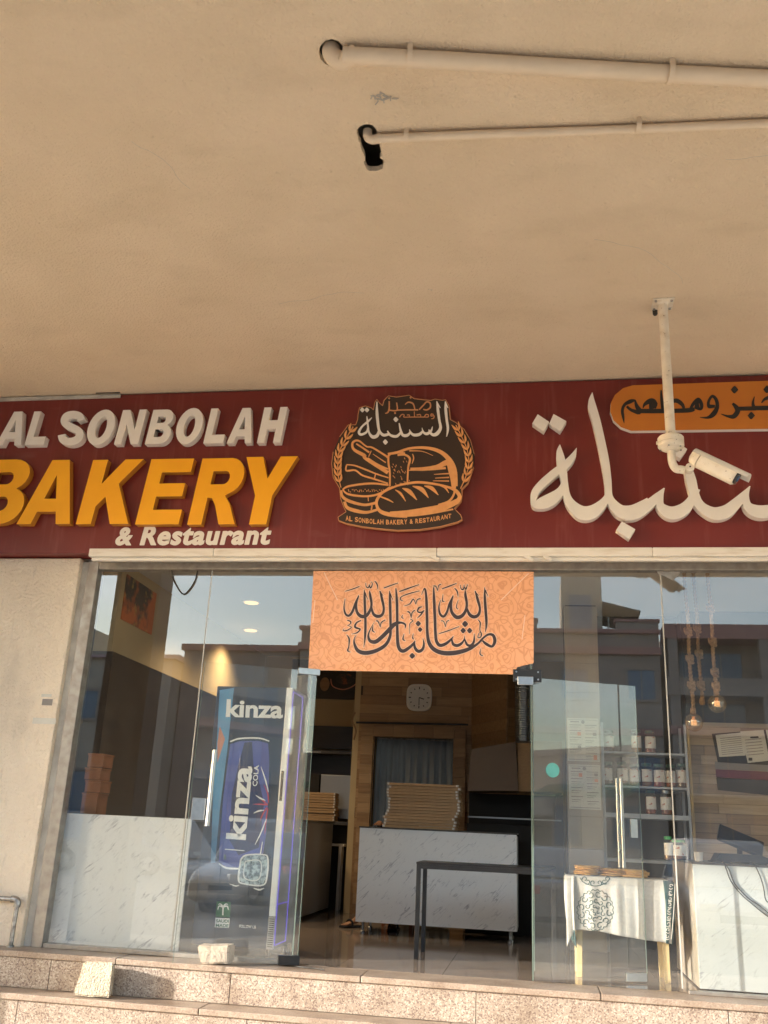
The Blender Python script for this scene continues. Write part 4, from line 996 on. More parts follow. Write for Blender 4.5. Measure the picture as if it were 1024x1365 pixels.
gp = thing('water_pipe', 'galvanised water pipe with elbow fixed low on the left wall', 'pipe', (-4.2, -.14, .2))
pA = at(-60, 1193, -.135); pB = at(24, 1199, -.135); pC = at(15, 1271, -.135); pC.x = pB.x+.0
build(MB().tube([(pA.x-.5, -.135, pB.z+.004), (pB.x-.04, -.135, pB.z)], .0175, 14), 'pipe_run', M['galv'], gp, smooth=50)
build(MB().tube(smooth_pts([(pB.x-.055, -.135, pB.z),(pB.x-.02, -.135, pB.z),(pB.x, -.135, pB.z-.02),(pB.x, -.135, pB.z-.055)], 5), .026, 14), 'elbow', M['galv'], gp, smooth=50)
build(MB().tube([(pB.x, -.135, pB.z-.05), (pB.x, -.135, .012)], .0175, 14), 'pipe_run', M['galv'], gp, smooth=50)
build(MB().lathe((pB.x, -.135, .0005), [(.03,0),(.03,.012),(.02,.016)], 14), 'floor_flange', M['galv'], gp, smooth=40)
cb = [at(x, y, -.06) for x, y in ((372,1293),(385,1291),(398,1288),(410,1292),(425,1294),(436,1297))]
tag(build(MB().tube(smooth_pts([(p.x, p.y-.02*i, .006) for i, p in enumerate(cb)], 4), .005, 6), 'loose_cable', M['black_paint'], None, smooth=60),
    'short black cable lying on the threshold below the left door pivot', 'cable')
ring = [at(x, y, .012) for x, y in ((231,759),(232,771),(238,784),(246,793),(254,787),(262,774),(265,759))]
tag(build(MB().tube(smooth_pts([(p.x, -.016, min(p.z, 3.065)) for p in ring], 5), .006, 6), 'hanging_cable', M['black_paint'], None, smooth=60),
    'loop of black cable hanging at the top of the left window', 'cable')

# ================================================================== INTERIOR LEFT
pan = thing('display_counter', 'white marble-pattern counter panel behind the left window', 'counter', (-3.35,.1,0))
build(MB().box(-3.875, -2.775, .10, .118, .012, 1.005), 'front_panel', M['marble'], pan, bevel=.002)
build(MB().box(-3.872, -2.80, .119, .50, .02, .985), 'carcass', M['dark'], pan)
build(MB().box(-3.875, -2.78, .119, .52, .986, 1.008), 'counter_top', M['dark_top'], pan)
base_bx = None
for k, (za, h) in enumerate(((1.009,.17),(1.182,.10),(1.285,.10),(1.388,.115))):
    j = (0, .012, -.006, .004)[k]
    o = thing('food_box', ('reddish-brown carton at the bottom of the stack by the left frame', 'second carton up in the stack by the left frame', 'third carton up in the stack by the left frame', 'top carton of the stack by the left frame')[k], 'box', (-3.74+j, .31, za), 'cartons stacked by the left frame')
    build(MB().box(-3.81+j, -3.67+j, .22, .42, za, za+h-.018), 'carton', M['card_orange'], o, bevel=.003)
    build(MB().box(-3.815+j, -3.665+j, .215, .425, za+h-.0175, za+h-.002), 'lid', M['card_orange'], o, bevel=.002)
# framed food print high on the left wall
pic = thing('food_poster', 'unframed orange food photo high on the beige side wall', 'poster', (-3.89,1,2.8))
q = [(.66,3.215),(1.40,3.205),(1.40,2.775),(.66,2.775)]
build(MB().add([(-3.898,y,z) for y,z in q]+[(-3.888,y,z) for y,z in q], [(0,1,2,3),(4,5,6,7),(0,4,5,1),(1,5,6,2),(2,6,7,3),(3,7,4,0)]), 'print', M['poster_food'], pic)
# downlights
for x, y, lb in ((-3.10,2.15,'round warm recessed downlight nearer the window'),(-3.56,3.66,'round warm recessed downlight farther back')):
    t = thing('downlight', lb, 'ceiling light', (x, y, 3.31), 'recessed downlights')
    build(MB().lathe((x, y, 3.298), [(.085,0),(.10,.004),(.10,.0115)], 24), 'trim_ring', M['flat_white'], t)
    build(MB().cyl((x, y, 3.290), (x, y, 3.2975), .078, n=24), 'lamp_disc', M['lamp'], t)
    L = bpy.data.lights.new('downlight_lamp', 'SPOT'); L.energy = 48; L.color = (1,.74,.45); L.spot_size = R(130); L.spot_blend = 1.0; L.shadow_soft_size = .08
    lo = bpy.data.objects.new('downlight_lamp', L); COL.objects.link(lo); lo.location = (0,0,-.03); lo.parent = t

# drinks fridge
FY = .30
fx0, fx1 = -2.742, -2.075; fz1 = 2.115
fg = thing('drinks_fridge', 'tall dark display fridge printed with a blue cola can and kinza lettering', 'fridge', (-2.4,.6,0))
build(MB().box(fx0, fx1+.008, FY+.035, FY+.70, .05, fz1), 'cabinet', M['fridge_body'], fg, bevel=.006)
dr = build(MB().box(fx0, fx1-.045, FY, FY+.034, .06, fz1-.004), 'door', M['fridge_navy'], fg, bevel=.003)
build(MB().box(fx1-.044, fx1+.008, FY-.003, FY+.034, .30, fz1-.004), 'door_strip', M['fridge_white'], fg, bevel=.003)
build(MB().box(fx1-.033, fx1-.010, FY-.006, FY-.0032, 1.18, 1.42), 'door_handle', M['black_metal'], fg, bevel=.002)
gt = MB().box(fx1-.044, fx1+.008, FY-.001, FY+.03, .06, .295)
build(gt, 'vent_grille', M['shelf'], fg, bevel=.002)
for k in range(14):
    build(MB().box(fx1-.038, fx1+.002, FY-.003, FY-.0012, .075+k*.0155, .082+k*.0155), 'grille_slot', M['dark'], fg)
for p in ((fx0+.06, FY+.08), (fx1-.05, FY+.08), (fx0+.06, FY+.62), (fx1-.05, FY+.62)):
    build(MB().cyl((p[0], p[1], .0), (p[0], p[1], .05), .018, n=10), 'foot', M['black_metal'], fg)
for y_ in (FY+.02, FY+.37):
    build(MB().box(fx1+.009, fx1+.014, y_, y_+.005, .085, fz1-.03), 'led_strip', M['led'], fg)
for z_ in (.085, .385, fz1-.038):
    build(MB().box(fx1+.009, fx1+.014, FY+.0255, FY+.3695, z_, z_+.005), 'led_strip', M['led'], fg)
fy = FY-.0015
def fp_(name, pts, k, mt): return plate_px(name, [pts], FY-.0012-.0008*k, .0006, mt, dr)
fp_('print_panel', [(293,920),(312,917),(303,1000),(293,1080),(287,1150),(281,1150),(284,1060),(289,990)], 0, M['blue_light'])
fp_('print_patch', [(293,968),(300,985),(296,998),(290,1016),(290,990)], 1, M['porange'])
can = [(308,990),(318,986.5),(340,985.5),(359,988.5)]
fp_('print_can', [(307,992),(320,988),(345,987.5),(357.5,991),(359,1010),(358,1060),(355,1110),(349,1152),(330,1158),(300,1155),(291.5,1148),(294,1110),(298,1060)], 1, M['blue'])
fp_('print_can_shade', [(326,990),(336,989),(338,1020),(345,1040),(352,1070),(349,1100),(345,1130),(318,1140),(306,1120),(309,1060),(318,1020)], 2, M['navy_deep'])
F_ = []
def fs_(name, S, k, mt): 
    m_ = MB()
    for i, s in enumerate(S): ribbon(m_, s, FY-.0012-.0008*k, .0006, i*.3)
    return build(m_, name, mt, dr)
fs_('print_can_rim', [[(307,988.5,1.5),(320,984.5,2),(345,984,2),(359,988,1.5)]], 3, M['pwhite'])
fs_('print_can_base', [[(292,1151,1.5),(302,1157,2.6),(322,1158,2)]], 3, M['pwhite'])
fs_('print_burst', [[(357,1073,1.5),(349,1066,1.4),(343,1062,.6)],[(357,1073,1.6),(347,1072,1.6),(338,1072,.6)],[(356,1076,1.5),(350,1086,1.4),(347,1094,.6)],[(358,1070,1.5),(357,1058,1.4),(352,1046,.5)],[(357,1078,1.5),(355,1092,1.4),(353,1112,.6)]], 4, M['pred'])
fs_('print_spark', [[(348,1022,.6),(354,1040,1.8),(358,1056,.8)],[(341,1060,.6),(347,1064,2.2),(354,1067,.8)],[(338,1084,.6),(345,1081,2.2),(352,1080,.8)],[(355,1092,.8),(348,1110,1.7),(340,1126,.6)],[(350,1122,.8),(347,1140,1.6)]], 5, M['pwhite'])
text_px('print_brand', 'kinza', ((301,956),(377,958),(302.5,932)), FY-.0052, M['pwhite'], dr, bold=.03)
def vtext(name, s, bl, br, tl, k, bold): return text_px(name, s, (bl, br, tl), FY-.0012-.0008*k, M['pwhite'], dr, bold=bold)
vtext('print_brand_vertical', 'kinza', (328,1120), (337,1022), (301,1118), 6, .035)
vtext('print_flavour', 'COLA', (343,1048), (345.5,1020), (336.5,1048), 6, .015)
fs_('print_small_line', [[(300,1132,1.2),(326,1134,1.2)]], 6, M['pwhite'])
fs_('print_logo_small', [[(300,1139,3),(300,1146,4)]], 6, M['ice'])
icep = [(321,1146),(328,1140),(350,1139),(357,1144),(356,1168),(350,1180),(325,1178),(318,1172)]
fp_('print_ice_cube', icep, 7, M['ice'])
fs_('print_ice_edge', [[(321,1146,2),(318,1172,2.4),(325,1178,2),(350,1180,2),(356,1168,2.2),(357,1144,2),(350,1139,1.6),(328,1140,2),(321,1146,2)], [(327,1148,1.2),(326,1170,1.2),(345,1172,1.2),(347,1148,1.2),(327,1148,1.2)], [(306,1178,.6),(314,1181,1.6),(319,1180,.6)], [(338,1184,.8),(346,1186,2.4),(352,1184,.8)]], 8, M['fridge_white'])
fp_('print_badge', [(289,1201.5),(308,1202.5),(306.5,1223),(287.5,1222)], 3, M['pgreen'])
fs_('print_palm', [[(297,1220,2),(297.5,1209,1.6)], [(297.5,1209,2),(292,1208,1.8),(290.5,1213,.8)], [(297.5,1209,2),(303,1208,1.8),(304.5,1213,.8)], [(297.5,1209,2),(294,1205,1.6),(291,1206,.8)], [(297.5,1209,2),(301,1205,1.6),(304,1206,.8)]], 4, M['pwhite'])
fp_('print_badge_base', [(287.3,1223.3),(306.4,1224.3),(305.4,1237),(286.2,1236)], 3, M['pwhite'])
text_px('print_badge_text', 'SAUDI', ((288,1229.6),(305,1230.3),(288.3,1225.2)), FY-.0012-.004, M['pgreen'], dr, bold=.03)
text_px('print_badge_text', 'MADE', ((287.8,1235.6),(304.6,1236.3),(288.1,1231.2)), FY-.0012-.004, M['pgreen'], dr, bold=.03)
text_px('print_follow_text', 'FOLLOW US', ((319,1236.5),(341,1238),(319.3,1232.5)), FY-.0012-.004, M['pwhite'], dr, bold=.01)

# ================================================================== INTERIOR MIDDLE
# picture in the alcove
ap = thing('food_poster', 'dark picture of bread and a red-rimmed bowl above the beige band', 'poster', (-2.9,5.5,2.6))
a = at(418, 931, 5.5); b = at(478, 880, 5.5)
build(MB().box(a.x-.35, b.x, 5.515, 5.545, a.z, b.z), 'print', M['wains'], ap)
ctr = at(459, 903, 5.5)
fsP = [[(441,905,1.4),(444,915,1.4),(459,919,1.4),(474,912,1.4),(478,900,1.2)]]
m_ = MB(); ribbon(m_, fsP[0], 5.512, .002, 0); build(m_, 'bowl_rim', M['porange'], ap)
build(MB().sphere((at(460,905,5.51).x, 5.512, at(460,905,5.51).z), .14, 18, (1,.01,.55)), 'bowl_food', M['poster_food'], ap)
build(MB().sphere((at(433,912,5.51).x, 5.512, at(433,912,5.51).z), .07, 18, (1,.02,1.4)), 'loaf', M['plankB'], ap)
sh_ = thing('wall_shelf', 'thin dark wall shelf with a pale strip for its shine over grey cupboard', 'shelf', (-3,5.3,1.95))
build(MB().box(-3.6, -2.37, 5.2, 5.46, 1.93, 1.965), 'board', M['dark_top'], sh_, bevel=.003)
build(MB().box(-3.6, -2.9, 5.19, 5.199, 1.94, 1.955), 'edge', M['shelf'], sh_)  # pale strip standing in for the shine along the dark edge
cp = thing('grey_cupboard', 'pale grey cupboard door below the dark shelf', 'cupboard', (-2.8,5.3,1.1))
build(MB().box(-2.90, -2.40, 5.30, 5.46, 1.10, 1.66), 'door', M['shelf'], cp, bevel=.004)
build(MB().box(-3.3, -2.93, 5.33, 5.46, 1.10, 1.66), 'side_panel', M['dark'], cp)
lc = thing('side_counter', 'grey counter along the left with pizza boxes at its end', 'counter', (-3,4,0))
build(MB().box(-3.45, -2.60, 3.0, 4.86, .03, 1.03), 'carcass', M['shelf'], lc, bevel=.004)
build(MB().box(-3.47, -2.585, 2.98, 4.88, 1.031, 1.055), 'counter_top', M['dark_top'], lc, bevel=.002)
bc = thing('back_counter', 'dark counter in the left alcove carrying stacked pizza boxes', 'counter', (-2.9,5,0))
build(MB().box(-3.4, -2.37, 4.92, 5.28, 1.02, 1.06), 'counter_top', M['dark_top'], bc, bevel=.002)
build(MB().box(-3.4, -2.37, 5.1, 5.28, .0, 1.019), 'back_panel', M['dark'], bc)
wt = thing('white_side_table', 'narrow white table with square legs in the left alcove', 'table', (-2.62,4.93,0))
build(MB().box(-2.90, -2.45, 4.66+.25, 5.05, .76, .79), 'table_top', M['card_white'], wt, bevel=.003)
for x, y in ((-2.50,4.93),(-2.50,5.03),(-2.87,4.93),(-2.87,5.03)):
    build(MB().box(x-.02, x+.02, y-.02, y+.02, 0, .759), 'leg', M['card_white'], wt, bevel=.002)

# pizza box stacks
def pizza_box(w_, d_, h_):
    t = thing('pizza_box', 'x', 'pizza box', (0,0,0), 'pizza boxes stacked on the marble counter')
    build(MB().box(-w_/2, w_/2, -d_/2, d_/2, 0, h_*.43), 'tray', M['card'], t, bevel=.0015, segs=1)
    build(MB().box(-w_/2+.002, w_/2-.002, -d_/2+.003, d_/2-.003, h_*.47, h_*.84), 'lid', M['card'], t, bevel=.0015, segs=1)
    for s_ in (-1, 1):
        build(MB().box(s_*(w_/2+.0015)-.0012, s_*(w_/2+.0015)+.0012, -d_/2+.01, -d_/2+.06, h_*.1, h_*.85), 'white_tab', M['card_white'], t)
        build(MB().box(s_*(w_/2-.012)-.010, s_*(w_/2-.012)+.010, -d_/2-.003, -d_/2-.0008, h_*.15, h_*.8), 'white_tab', M['card_white'], t)
    return t
pb = pizza_box(.74, .44, .030)
NST = 15
ordn = ['bottom','second','third','fourth','fifth','sixth','seventh','eighth','ninth','tenth','eleventh','twelfth','thirteenth','fourteenth','top']
for k in range(NST):
    o = pb if k == 0 else copy_tree(pb)
    o.location = (-1.185+rnd.uniform(-.016,.016)+(.0 if k < 5 else .022), 2.66+rnd.uniform(-.012,.006), 1.0165+k*.0298); o.rotation_euler.z = rnd.uniform(-.02,.02)
    o['label'] = '%s pizza box of the tall stack on the marble counter' % ordn[k] if k else 'bottom pizza box of the tall stack on the marble counter'
pb2 = copy_tree(pb); pb2.location = (-2.76, 5.06, 1.061); pb2['group'] = 'pizza boxes stacked in the left alcove'
ord2 = ordn[:10]
for k in range(11):
    o = pb2 if k == 0 else copy_tree(pb2)
    o.scale = (.8,.55,1.09); o.location = (-2.90+rnd.uniform(-.012,.012), 5.04+rnd.uniform(-.01,.01), 1.061+k*.0325)
    o['label'] = ('top' if k == 10 else ordn[k])+' pizza box of the shorter stack in the left alcove'

mc = thing('marble_counter', 'white marble-pattern counter with dark top facing the doorway', 'counter', (-1,2.7,0))
build(MB().box(-1.80, -.205, 2.40, 2.42, .112, 1.0), 'front_panel', M['marble'], mc, bevel=.002)
build(MB().box(-1.79, -.215, 2.421, 3.0, .112, .985), 'carcass', M['dark'], mc)
build(MB().box(-.2145, -.20, 2.43, 3.0, .112, .985), 'side_panel', M['shelf'], mc)
build(MB().box(-1.81, -.195, 2.395, 3.01, 1.0005, 1.0155), 'counter_top', M['dark_top'], mc, bevel=.002)
for x in (-1.74, -.27):
    for y in (2.5, 2.95):
        build(MB().lathe((x, y, 0), [(.026,0),(.026,.02),(.015,.03),(.015,.1115)], 12), 'foot', M['galv'], mc)

bt = thing('black_table', 'slim black metal table with a woodgrain top in the doorway', 'table', (-.45,1.1,0))
build(MB().box(-1.015, .15, .83, 1.36, .732, .748), 'table_top', M['black_metal'], bt, bevel=.003)
for z, y in ((.0, .835), (.0, 1.33)):
    build(MB().box(-.975, .11, y, y+.025, .695, .7315), 'apron', M['black_metal'], bt)
build(MB().box(-1.012, -.975, .872, 1.33, .695, .7315).box(.11, .147, .872, 1.33, .695, .7315), 'apron', M['black_metal'], bt)
for x in (-1.012, .112):
    for y in (.834, 1.32):
        build(MB().box(x, x+.036, y, y+.036, 0, .7315), 'leg', M['black_metal'], bt, bevel=.002)

# clock
ck = thing('wall_clock', 'white rounded-square clock on the plank wall above the doorway', 'clock', (-1.5,4.55,2.6))
cw_ = at(559, 930, 4.57)
sq = [(cw_.x+.165*math.copysign(abs(math.cos(a))**.55, math.cos(a)), cw_.z+.172*math.copysign(abs(math.sin(a))**.55, math.sin(a))) for a in [i*math.pi/16 for i in range(32)]]
sqi = [(cw_.x+(x-cw_.x)*.86, cw_.z+(z-cw_.z)*.86) for x, z in sq]
plate_xz('frame', [sq, sqi], 4.545, .045, M['flat_white'], ck, bevel=.004)
plate_xz('dial', [sqi], 4.562, .02, M['clock_face'], ck)
for k in range(12):
    a = R(30*k); r1 = .122
    build(MB().obox((cw_.x+r1*math.sin(a), 4.5605, cw_.z+r1*math.cos(a)), (.012, .002, .030 if k % 3 == 0 else .018), Matrix.Rotation(a, 3, 'Y')), 'hour_mark', M['black_paint'], ck)
for ang, ln, wd in ((R(107), .066, .012), (R(180), .098, .008)):
    build(MB().obox((cw_.x+ln/2*math.sin(ang), 4.559-wd*.05, cw_.z+ln/2*math.cos(ang)), (wd, .0015, ln), Matrix.Rotation(ang, 3, 'Y')), 'hand', M['black_paint'], ck)

# doorway trim, rod, curtain
dt = thing('door_surround', 'wood-tiled surround framing the curtained kitchen opening', 'door frame', (-1.55,4.55,0))
o1 = (-2.235, -.885); o2 = (-2.075, -1.03)
for x0, x1 in ((o1[0], o2[0]), (o2[1], o1[1])):
    z = 0.0; k = 0
    while z < 2.20:
        build(MB().box(x0, x1, 4.535, 4.596, z+.0015, min(z+.118, 2.262)-.0015), 'tile', M[('plankA','plankB','plankC')[(k*7+int(x1*10)) % 3]], dt); z += .118; k += 1
x = o2[0]
while x < o2[1]-.01:
    x1 = min(x+.26, o2[1]); build(MB().box(x+.0015, x1-.0015, 4.535, 4.596, 2.12, 2.2625), 'tile', M['plankB' if int(x*50) % 2 else 'plankA'], dt); x = x1
cu_ = thing('curtain', 'grey-blue curtain hanging in the kitchen doorway', 'curtain', (-1.55,4.7,2))
n_ = 110; vs = []; fs = []; rr = random.Random(5)
ph = [rr.uniform(0, 6.28) for _ in range(6)]
for j in range(14):
    z = 2.13-j*1.98/13
    for i in range(n_+1):
        x = -2.06+i*1.02/n_; f_ = .3+.7*min(1, j/4)
        y = 4.76+f_*(.022*math.sin(i*.55+ph[0]+.1*math.sin(j*.6))+.014*math.sin(i*.23+ph[1])+.008*math.sin(i*1.3+ph[2]+j*.15))
        vs.append((x, y, z))
for j in range(13):
    for i in range(n_): fs.append((j*(n_+1)+i, j*(n_+1)+i+1, (j+1)*(n_+1)+i+1, (j+1)*(n_+1)+i))
c1 = build(MB().add(vs, fs), 'cloth', M['curtain'], cu_, smooth=True)
sd = c1.modifiers.new('thick', 'SOLIDIFY'); sd.thickness = .004
build(MB().cyl((-2.07, 4.72, 2.115), (-1.04, 4.72, 2.11), .009, n=10), 'rail', M['galv'], cu_)
rdp = [at(475, 963, 4.5), at(624, 966, 4.5)]
rod = build(MB().cyl((rdp[0].x, 4.50, rdp[0].z), (rdp[1].x, 4.50, rdp[1].z), .013, n=12), 'curtain_rod', M['black_metal'])
tag(rod, 'thin dark rod fixed across the plank wall above the curtain', 'rod')
cord = build(MB().tube(smooth_pts([(rdp[0].x-.02, 4.5, rdp[0].z+.13),(rdp[0].x-.05, 4.5, rdp[0].z+.02),(rdp[0].x-.0, 4.5, rdp[0].z-.1),(rdp[0].x-.02, 4.5, rdp[0].z-.22)], 5), .012, 8), 'rope_cord', M['rope'])
tag(cord, 'pale twisted cord dangling at the left end of the dark rod', 'cord')
# right wall return and oven with hood
rw = thing('side_wall', 'honey wood-plank side wall behind the oven', 'wall', (-.6,3.9,1), kind='structure')
z = 1.0
for k in range(20):
    z1_ = z+.118
    if z1_ > 3.31: z1_ = 3.31
    build(MB().add([(-.82,4.595,z+.001),(-.35,3.75,z+.001),(-.33,3.76,z+.001),(-.80,4.60,z+.001),(-.82,4.595,z1_-.002),(-.35,3.75,z1_-.002),(-.33,3.76,z1_-.002),(-.80,4.60,z1_-.002)],
          [(0,3,2,1),(4,5,6,7),(0,1,5,4),(1,2,6,5),(2,3,7,6),(3,0,4,7)]), 'plank', M[('plankB','plankA','plankB')[k % 3]], rw)
    z += .118
    if z > 3.3: break
ov = thing('pizza_oven', 'large dark oven with a brown sheet-metal hood behind the counter', 'oven', (-.1,3.6,0))
a = at(629, 999, 3.2); b = at(689, 989, 3.2); zlo = at(660, 1056, 3.2).z
build(MB().prism([(a.x-.04, zlo), (b.x+.02, zlo+.02), (b.x-.01, b.z), (a.x, a.z)], 3.15, 3.72), 'hood', M['brownbox'], ov, bevel=.004)
build(MB().box(b.x+.012, .28, 3.2, 3.74, zlo+.02, b.z+.02), 'hood_side', M['card'], ov, bevel=.003)
build(MB().box(a.x-.05, .28, 3.25, 3.74, .0, 1.10), 'oven_body', M['dark'], ov, bevel=.004)
build(MB().box(a.x-.05, .28, 3.60, 3.74, 1.101, zlo-.002), 'oven_back', M['dark'], ov)
build(MB().box(a.x-.04, .26, 3.24, 3.262, 1.16, 1.175), 'rack_bar', M['shelf'], ov)
build(MB().box(.2, .28, 3.26, 3.59, 1.101, zlo-.002), 'oven_side', M['dark'], ov)
dpath = []
dc = at(698, 950, 2.9)
du = thing('flexible_duct', 'ribbed silver flexible duct dropping beside the right door hinge', 'duct', (dc.x, 2.9, 2.2))
prof = []; zz = 1.95
while zz < 3.30:
    prof += [(.085, zz-1.95), (.098, zz-1.95+.012)]; zz += .024
build(MB().lathe((dc.x, 2.9, 1.95), prof, 24), 'duct_hose', M['steel'], du, smooth=80)

# ---- the seated worker behind the counter (mostly hidden)
def skin_obj(name, pts, edges, mt, parent, sub=2):
    me = bpy.data.meshes.new(name); base = off(parent)
    me.from_pydata([tuple(Vector(p[:3])-base) for p in pts], edges, []); o = bpy.data.objects.new(name, me); COL.objects.link(o); o.parent = parent
    sk_ = o.modifiers.new('skin', 'SKIN'); sk_.use_smooth_shade = True
    for i, p in enumerate(pts):
        me.skin_vertices[0].data[i].radius = (p[3], p[3]*(p[4] if len(p) > 4 else 1)); me.skin_vertices[0].data[i].use_root = (i == 0)
    ss = o.modifiers.new('sub', 'SUBSURF'); ss.levels = sub; ss.render_levels = sub; me.materials.append(mt); return o
ppl = thing('person', 'person in dark clothes seated behind the marble counter, one sandalled foot showing', 'person', (-1.6,3.35,0))
body = [(-1.50,3.42,.50,.13),(-1.50,3.44,.70,.13),(-1.50,3.42,.92,.15),(-1.50,3.40,1.08,.07),(-1.50,3.36,1.15,.05),
        (-1.66,3.40,1.02,.062),(-1.72,3.32,.86,.046),(-1.70,3.06,1.045,.036),
        (-1.34,3.40,1.02,.062),(-1.29,3.30,.84,.046),(-1.36,3.12,.95,.036),
        (-1.60,3.36,.49,.095),(-1.78,3.06,.53,.07),(-1.84,3.04,.30,.052),(-1.88,3.04,.14,.040),
        (-1.42,3.36,.49,.095),(-1.46,3.04,.52,.07),(-1.48,3.08,.28,.052),(-1.50,3.10,.12,.040)]
eds = [(0,1),(1,2),(2,3),(3,4),(2,5),(5,6),(6,7),(2,8),(8,9),(9,10),(0,11),(11,12),(12,13),(13,14),(0,15),(15,16),(16,17),(17,18)]
skin_obj('clothed_body', body, eds, M['dark_cloth'], ppl)
hd = MB().lathe((-1.50,3.33,1.15), [(.045,0),(.046,.04),(.062,.06),(.078,.10),(.084,.15),(.082,.20),(.066,.245),(.03,.268)], 20)
head = build(hd, 'head', M['skin'], ppl, smooth=True)
build(MB().lathe((-1.50,3.345,1.275), [(.088,0),(.091,.06),(.080,.11),(.05,.145),(.012,.155)], 20), 'hair', M['hair'], ppl, smooth=True)
build(MB().sphere((-1.50,3.245,1.285), .016, 10, (.8,1,1.3)), 'nose', M['skin'], head, smooth=True)
for s_ in (-1, 1):
    build(MB().sphere((-1.50+s_*.03,3.262,1.315), .010, 8), 'eye', M['black_paint'], head, smooth=True)
    build(MB().sphere((-1.50+s_*.083,3.335,1.29), .022, 10, (.35,.7,1.2)), 'ear', M['skin'], head, smooth=True)
build(MB().sphere((-1.50,3.252,1.245), .02, 10, (1,.3,.3)), 'mouth', M['gold_dark'], head, smooth=True)
# forearm and hand resting on the counter edge, showing left of the boxes
hand = [(-1.70,3.05,1.05,.032),(-1.695,2.98,1.055,.030),(-1.69,2.92,1.05,.034,.6),(-1.688,2.87,1.045,.036,.5)]
hpts = list(hand); he = [(0,1),(1,2),(2,3)]
for fi, (dx, ln) in enumerate(((-.027,.062),(-.009,.075),(.010,.07),(.027,.055))):
    b_ = len(hpts); hpts += [(-1.688+dx, 2.845, 1.045, .0095), (-1.688+dx*1.1, 2.845-ln*.55, 1.043, .0088), (-1.688+dx*1.15, 2.845-ln, 1.030, .0075)]
    he += [(3,b_),(b_,b_+1),(b_+1,b_+2)]
b_ = len(hpts); hpts += [(-1.655, 2.915, 1.045, .011), (-1.635, 2.885, 1.038, .010), (-1.625, 2.855, 1.034, .008)]; he += [(2,b_),(b_,b_+1),(b_+1,b_+2)]
skin_obj('hand', hpts, he, M['skin'], ppl)
def foot(px0, py0, dx, dy):
    P = [(px0, py0, .12, .038), (px0+dx*.1, py0+dy*.1, .075, .040), (px0+dx*.5, py0+dy*.5, .055, .040, .7), (px0+dx*.85, py0+dy*.85, .040, .040, .5), (px0+dx*1.05, py0+dy*1.05, .034, .032, .45)]
    e_ = [(0,1),(1,2),(2,3),(3,4)]
    nx, ny = -dy, dx; l = math.hypot(dx, dy); nx /= l; ny /= l
    for i, (t_, ln) in enumerate(((-.028,.05),(-.014,.052),(0,.05),(.014,.045),(.028,.036))):
        b_ = len(P); P += [(px0+dx*1.08+nx*t_, py0+dy*1.08+ny*t_, .032, .009), (px0+dx*1.08+nx*t_+dx/l*ln, py0+dy*1.08+ny*t_+dy/l*ln, .026, .0075)]
        e_ += [(4, b_), (b_, b_+1)]
    skin_obj('foot', P, e_, M['skin'], ppl)
    a_ = math.atan2(dy, dx); rot = Matrix.Rotation(a_, 3, 'Z'); c = Vector((px0+dx*.62, py0+dy*.62, .011))
    sl_ = build(MB().obox(c, (l*1.7, .105, .02), rot), 'sandal_sole', M['black_metal'], ppl, bevel=.008)
    build(MB().tube(smooth_pts([tuple(Vector((px0+dx*.8, py0+dy*.8, 0))+rot@Vector((0, s*.052, h))) for s, h in ((-1,.015),(-.75,.058),(0,.078),(.75,.058),(1,.015))], 4), .011, 8), 'strap', M['black_metal'], sl_)
foot(-1.88, 3.06, -.10, -.13)
foot(-1.50, 3.12, .0, -.15)
st_ = thing('stool', 'low stool hidden behind the marble counter', 'stool', (-1.5,3.42,0))
build(MB().box(-1.68, -1.32, 3.25, 3.6, .34, .38), 'seat', M['card_orange'], st_, bevel=.01)
for x in (-1.65, -1.35):
    for y in (3.28, 3.57): build(MB().box(x-.018, x+.018, y-.018, y+.018, 0, .339), 'leg', M['card_orange'], st_)

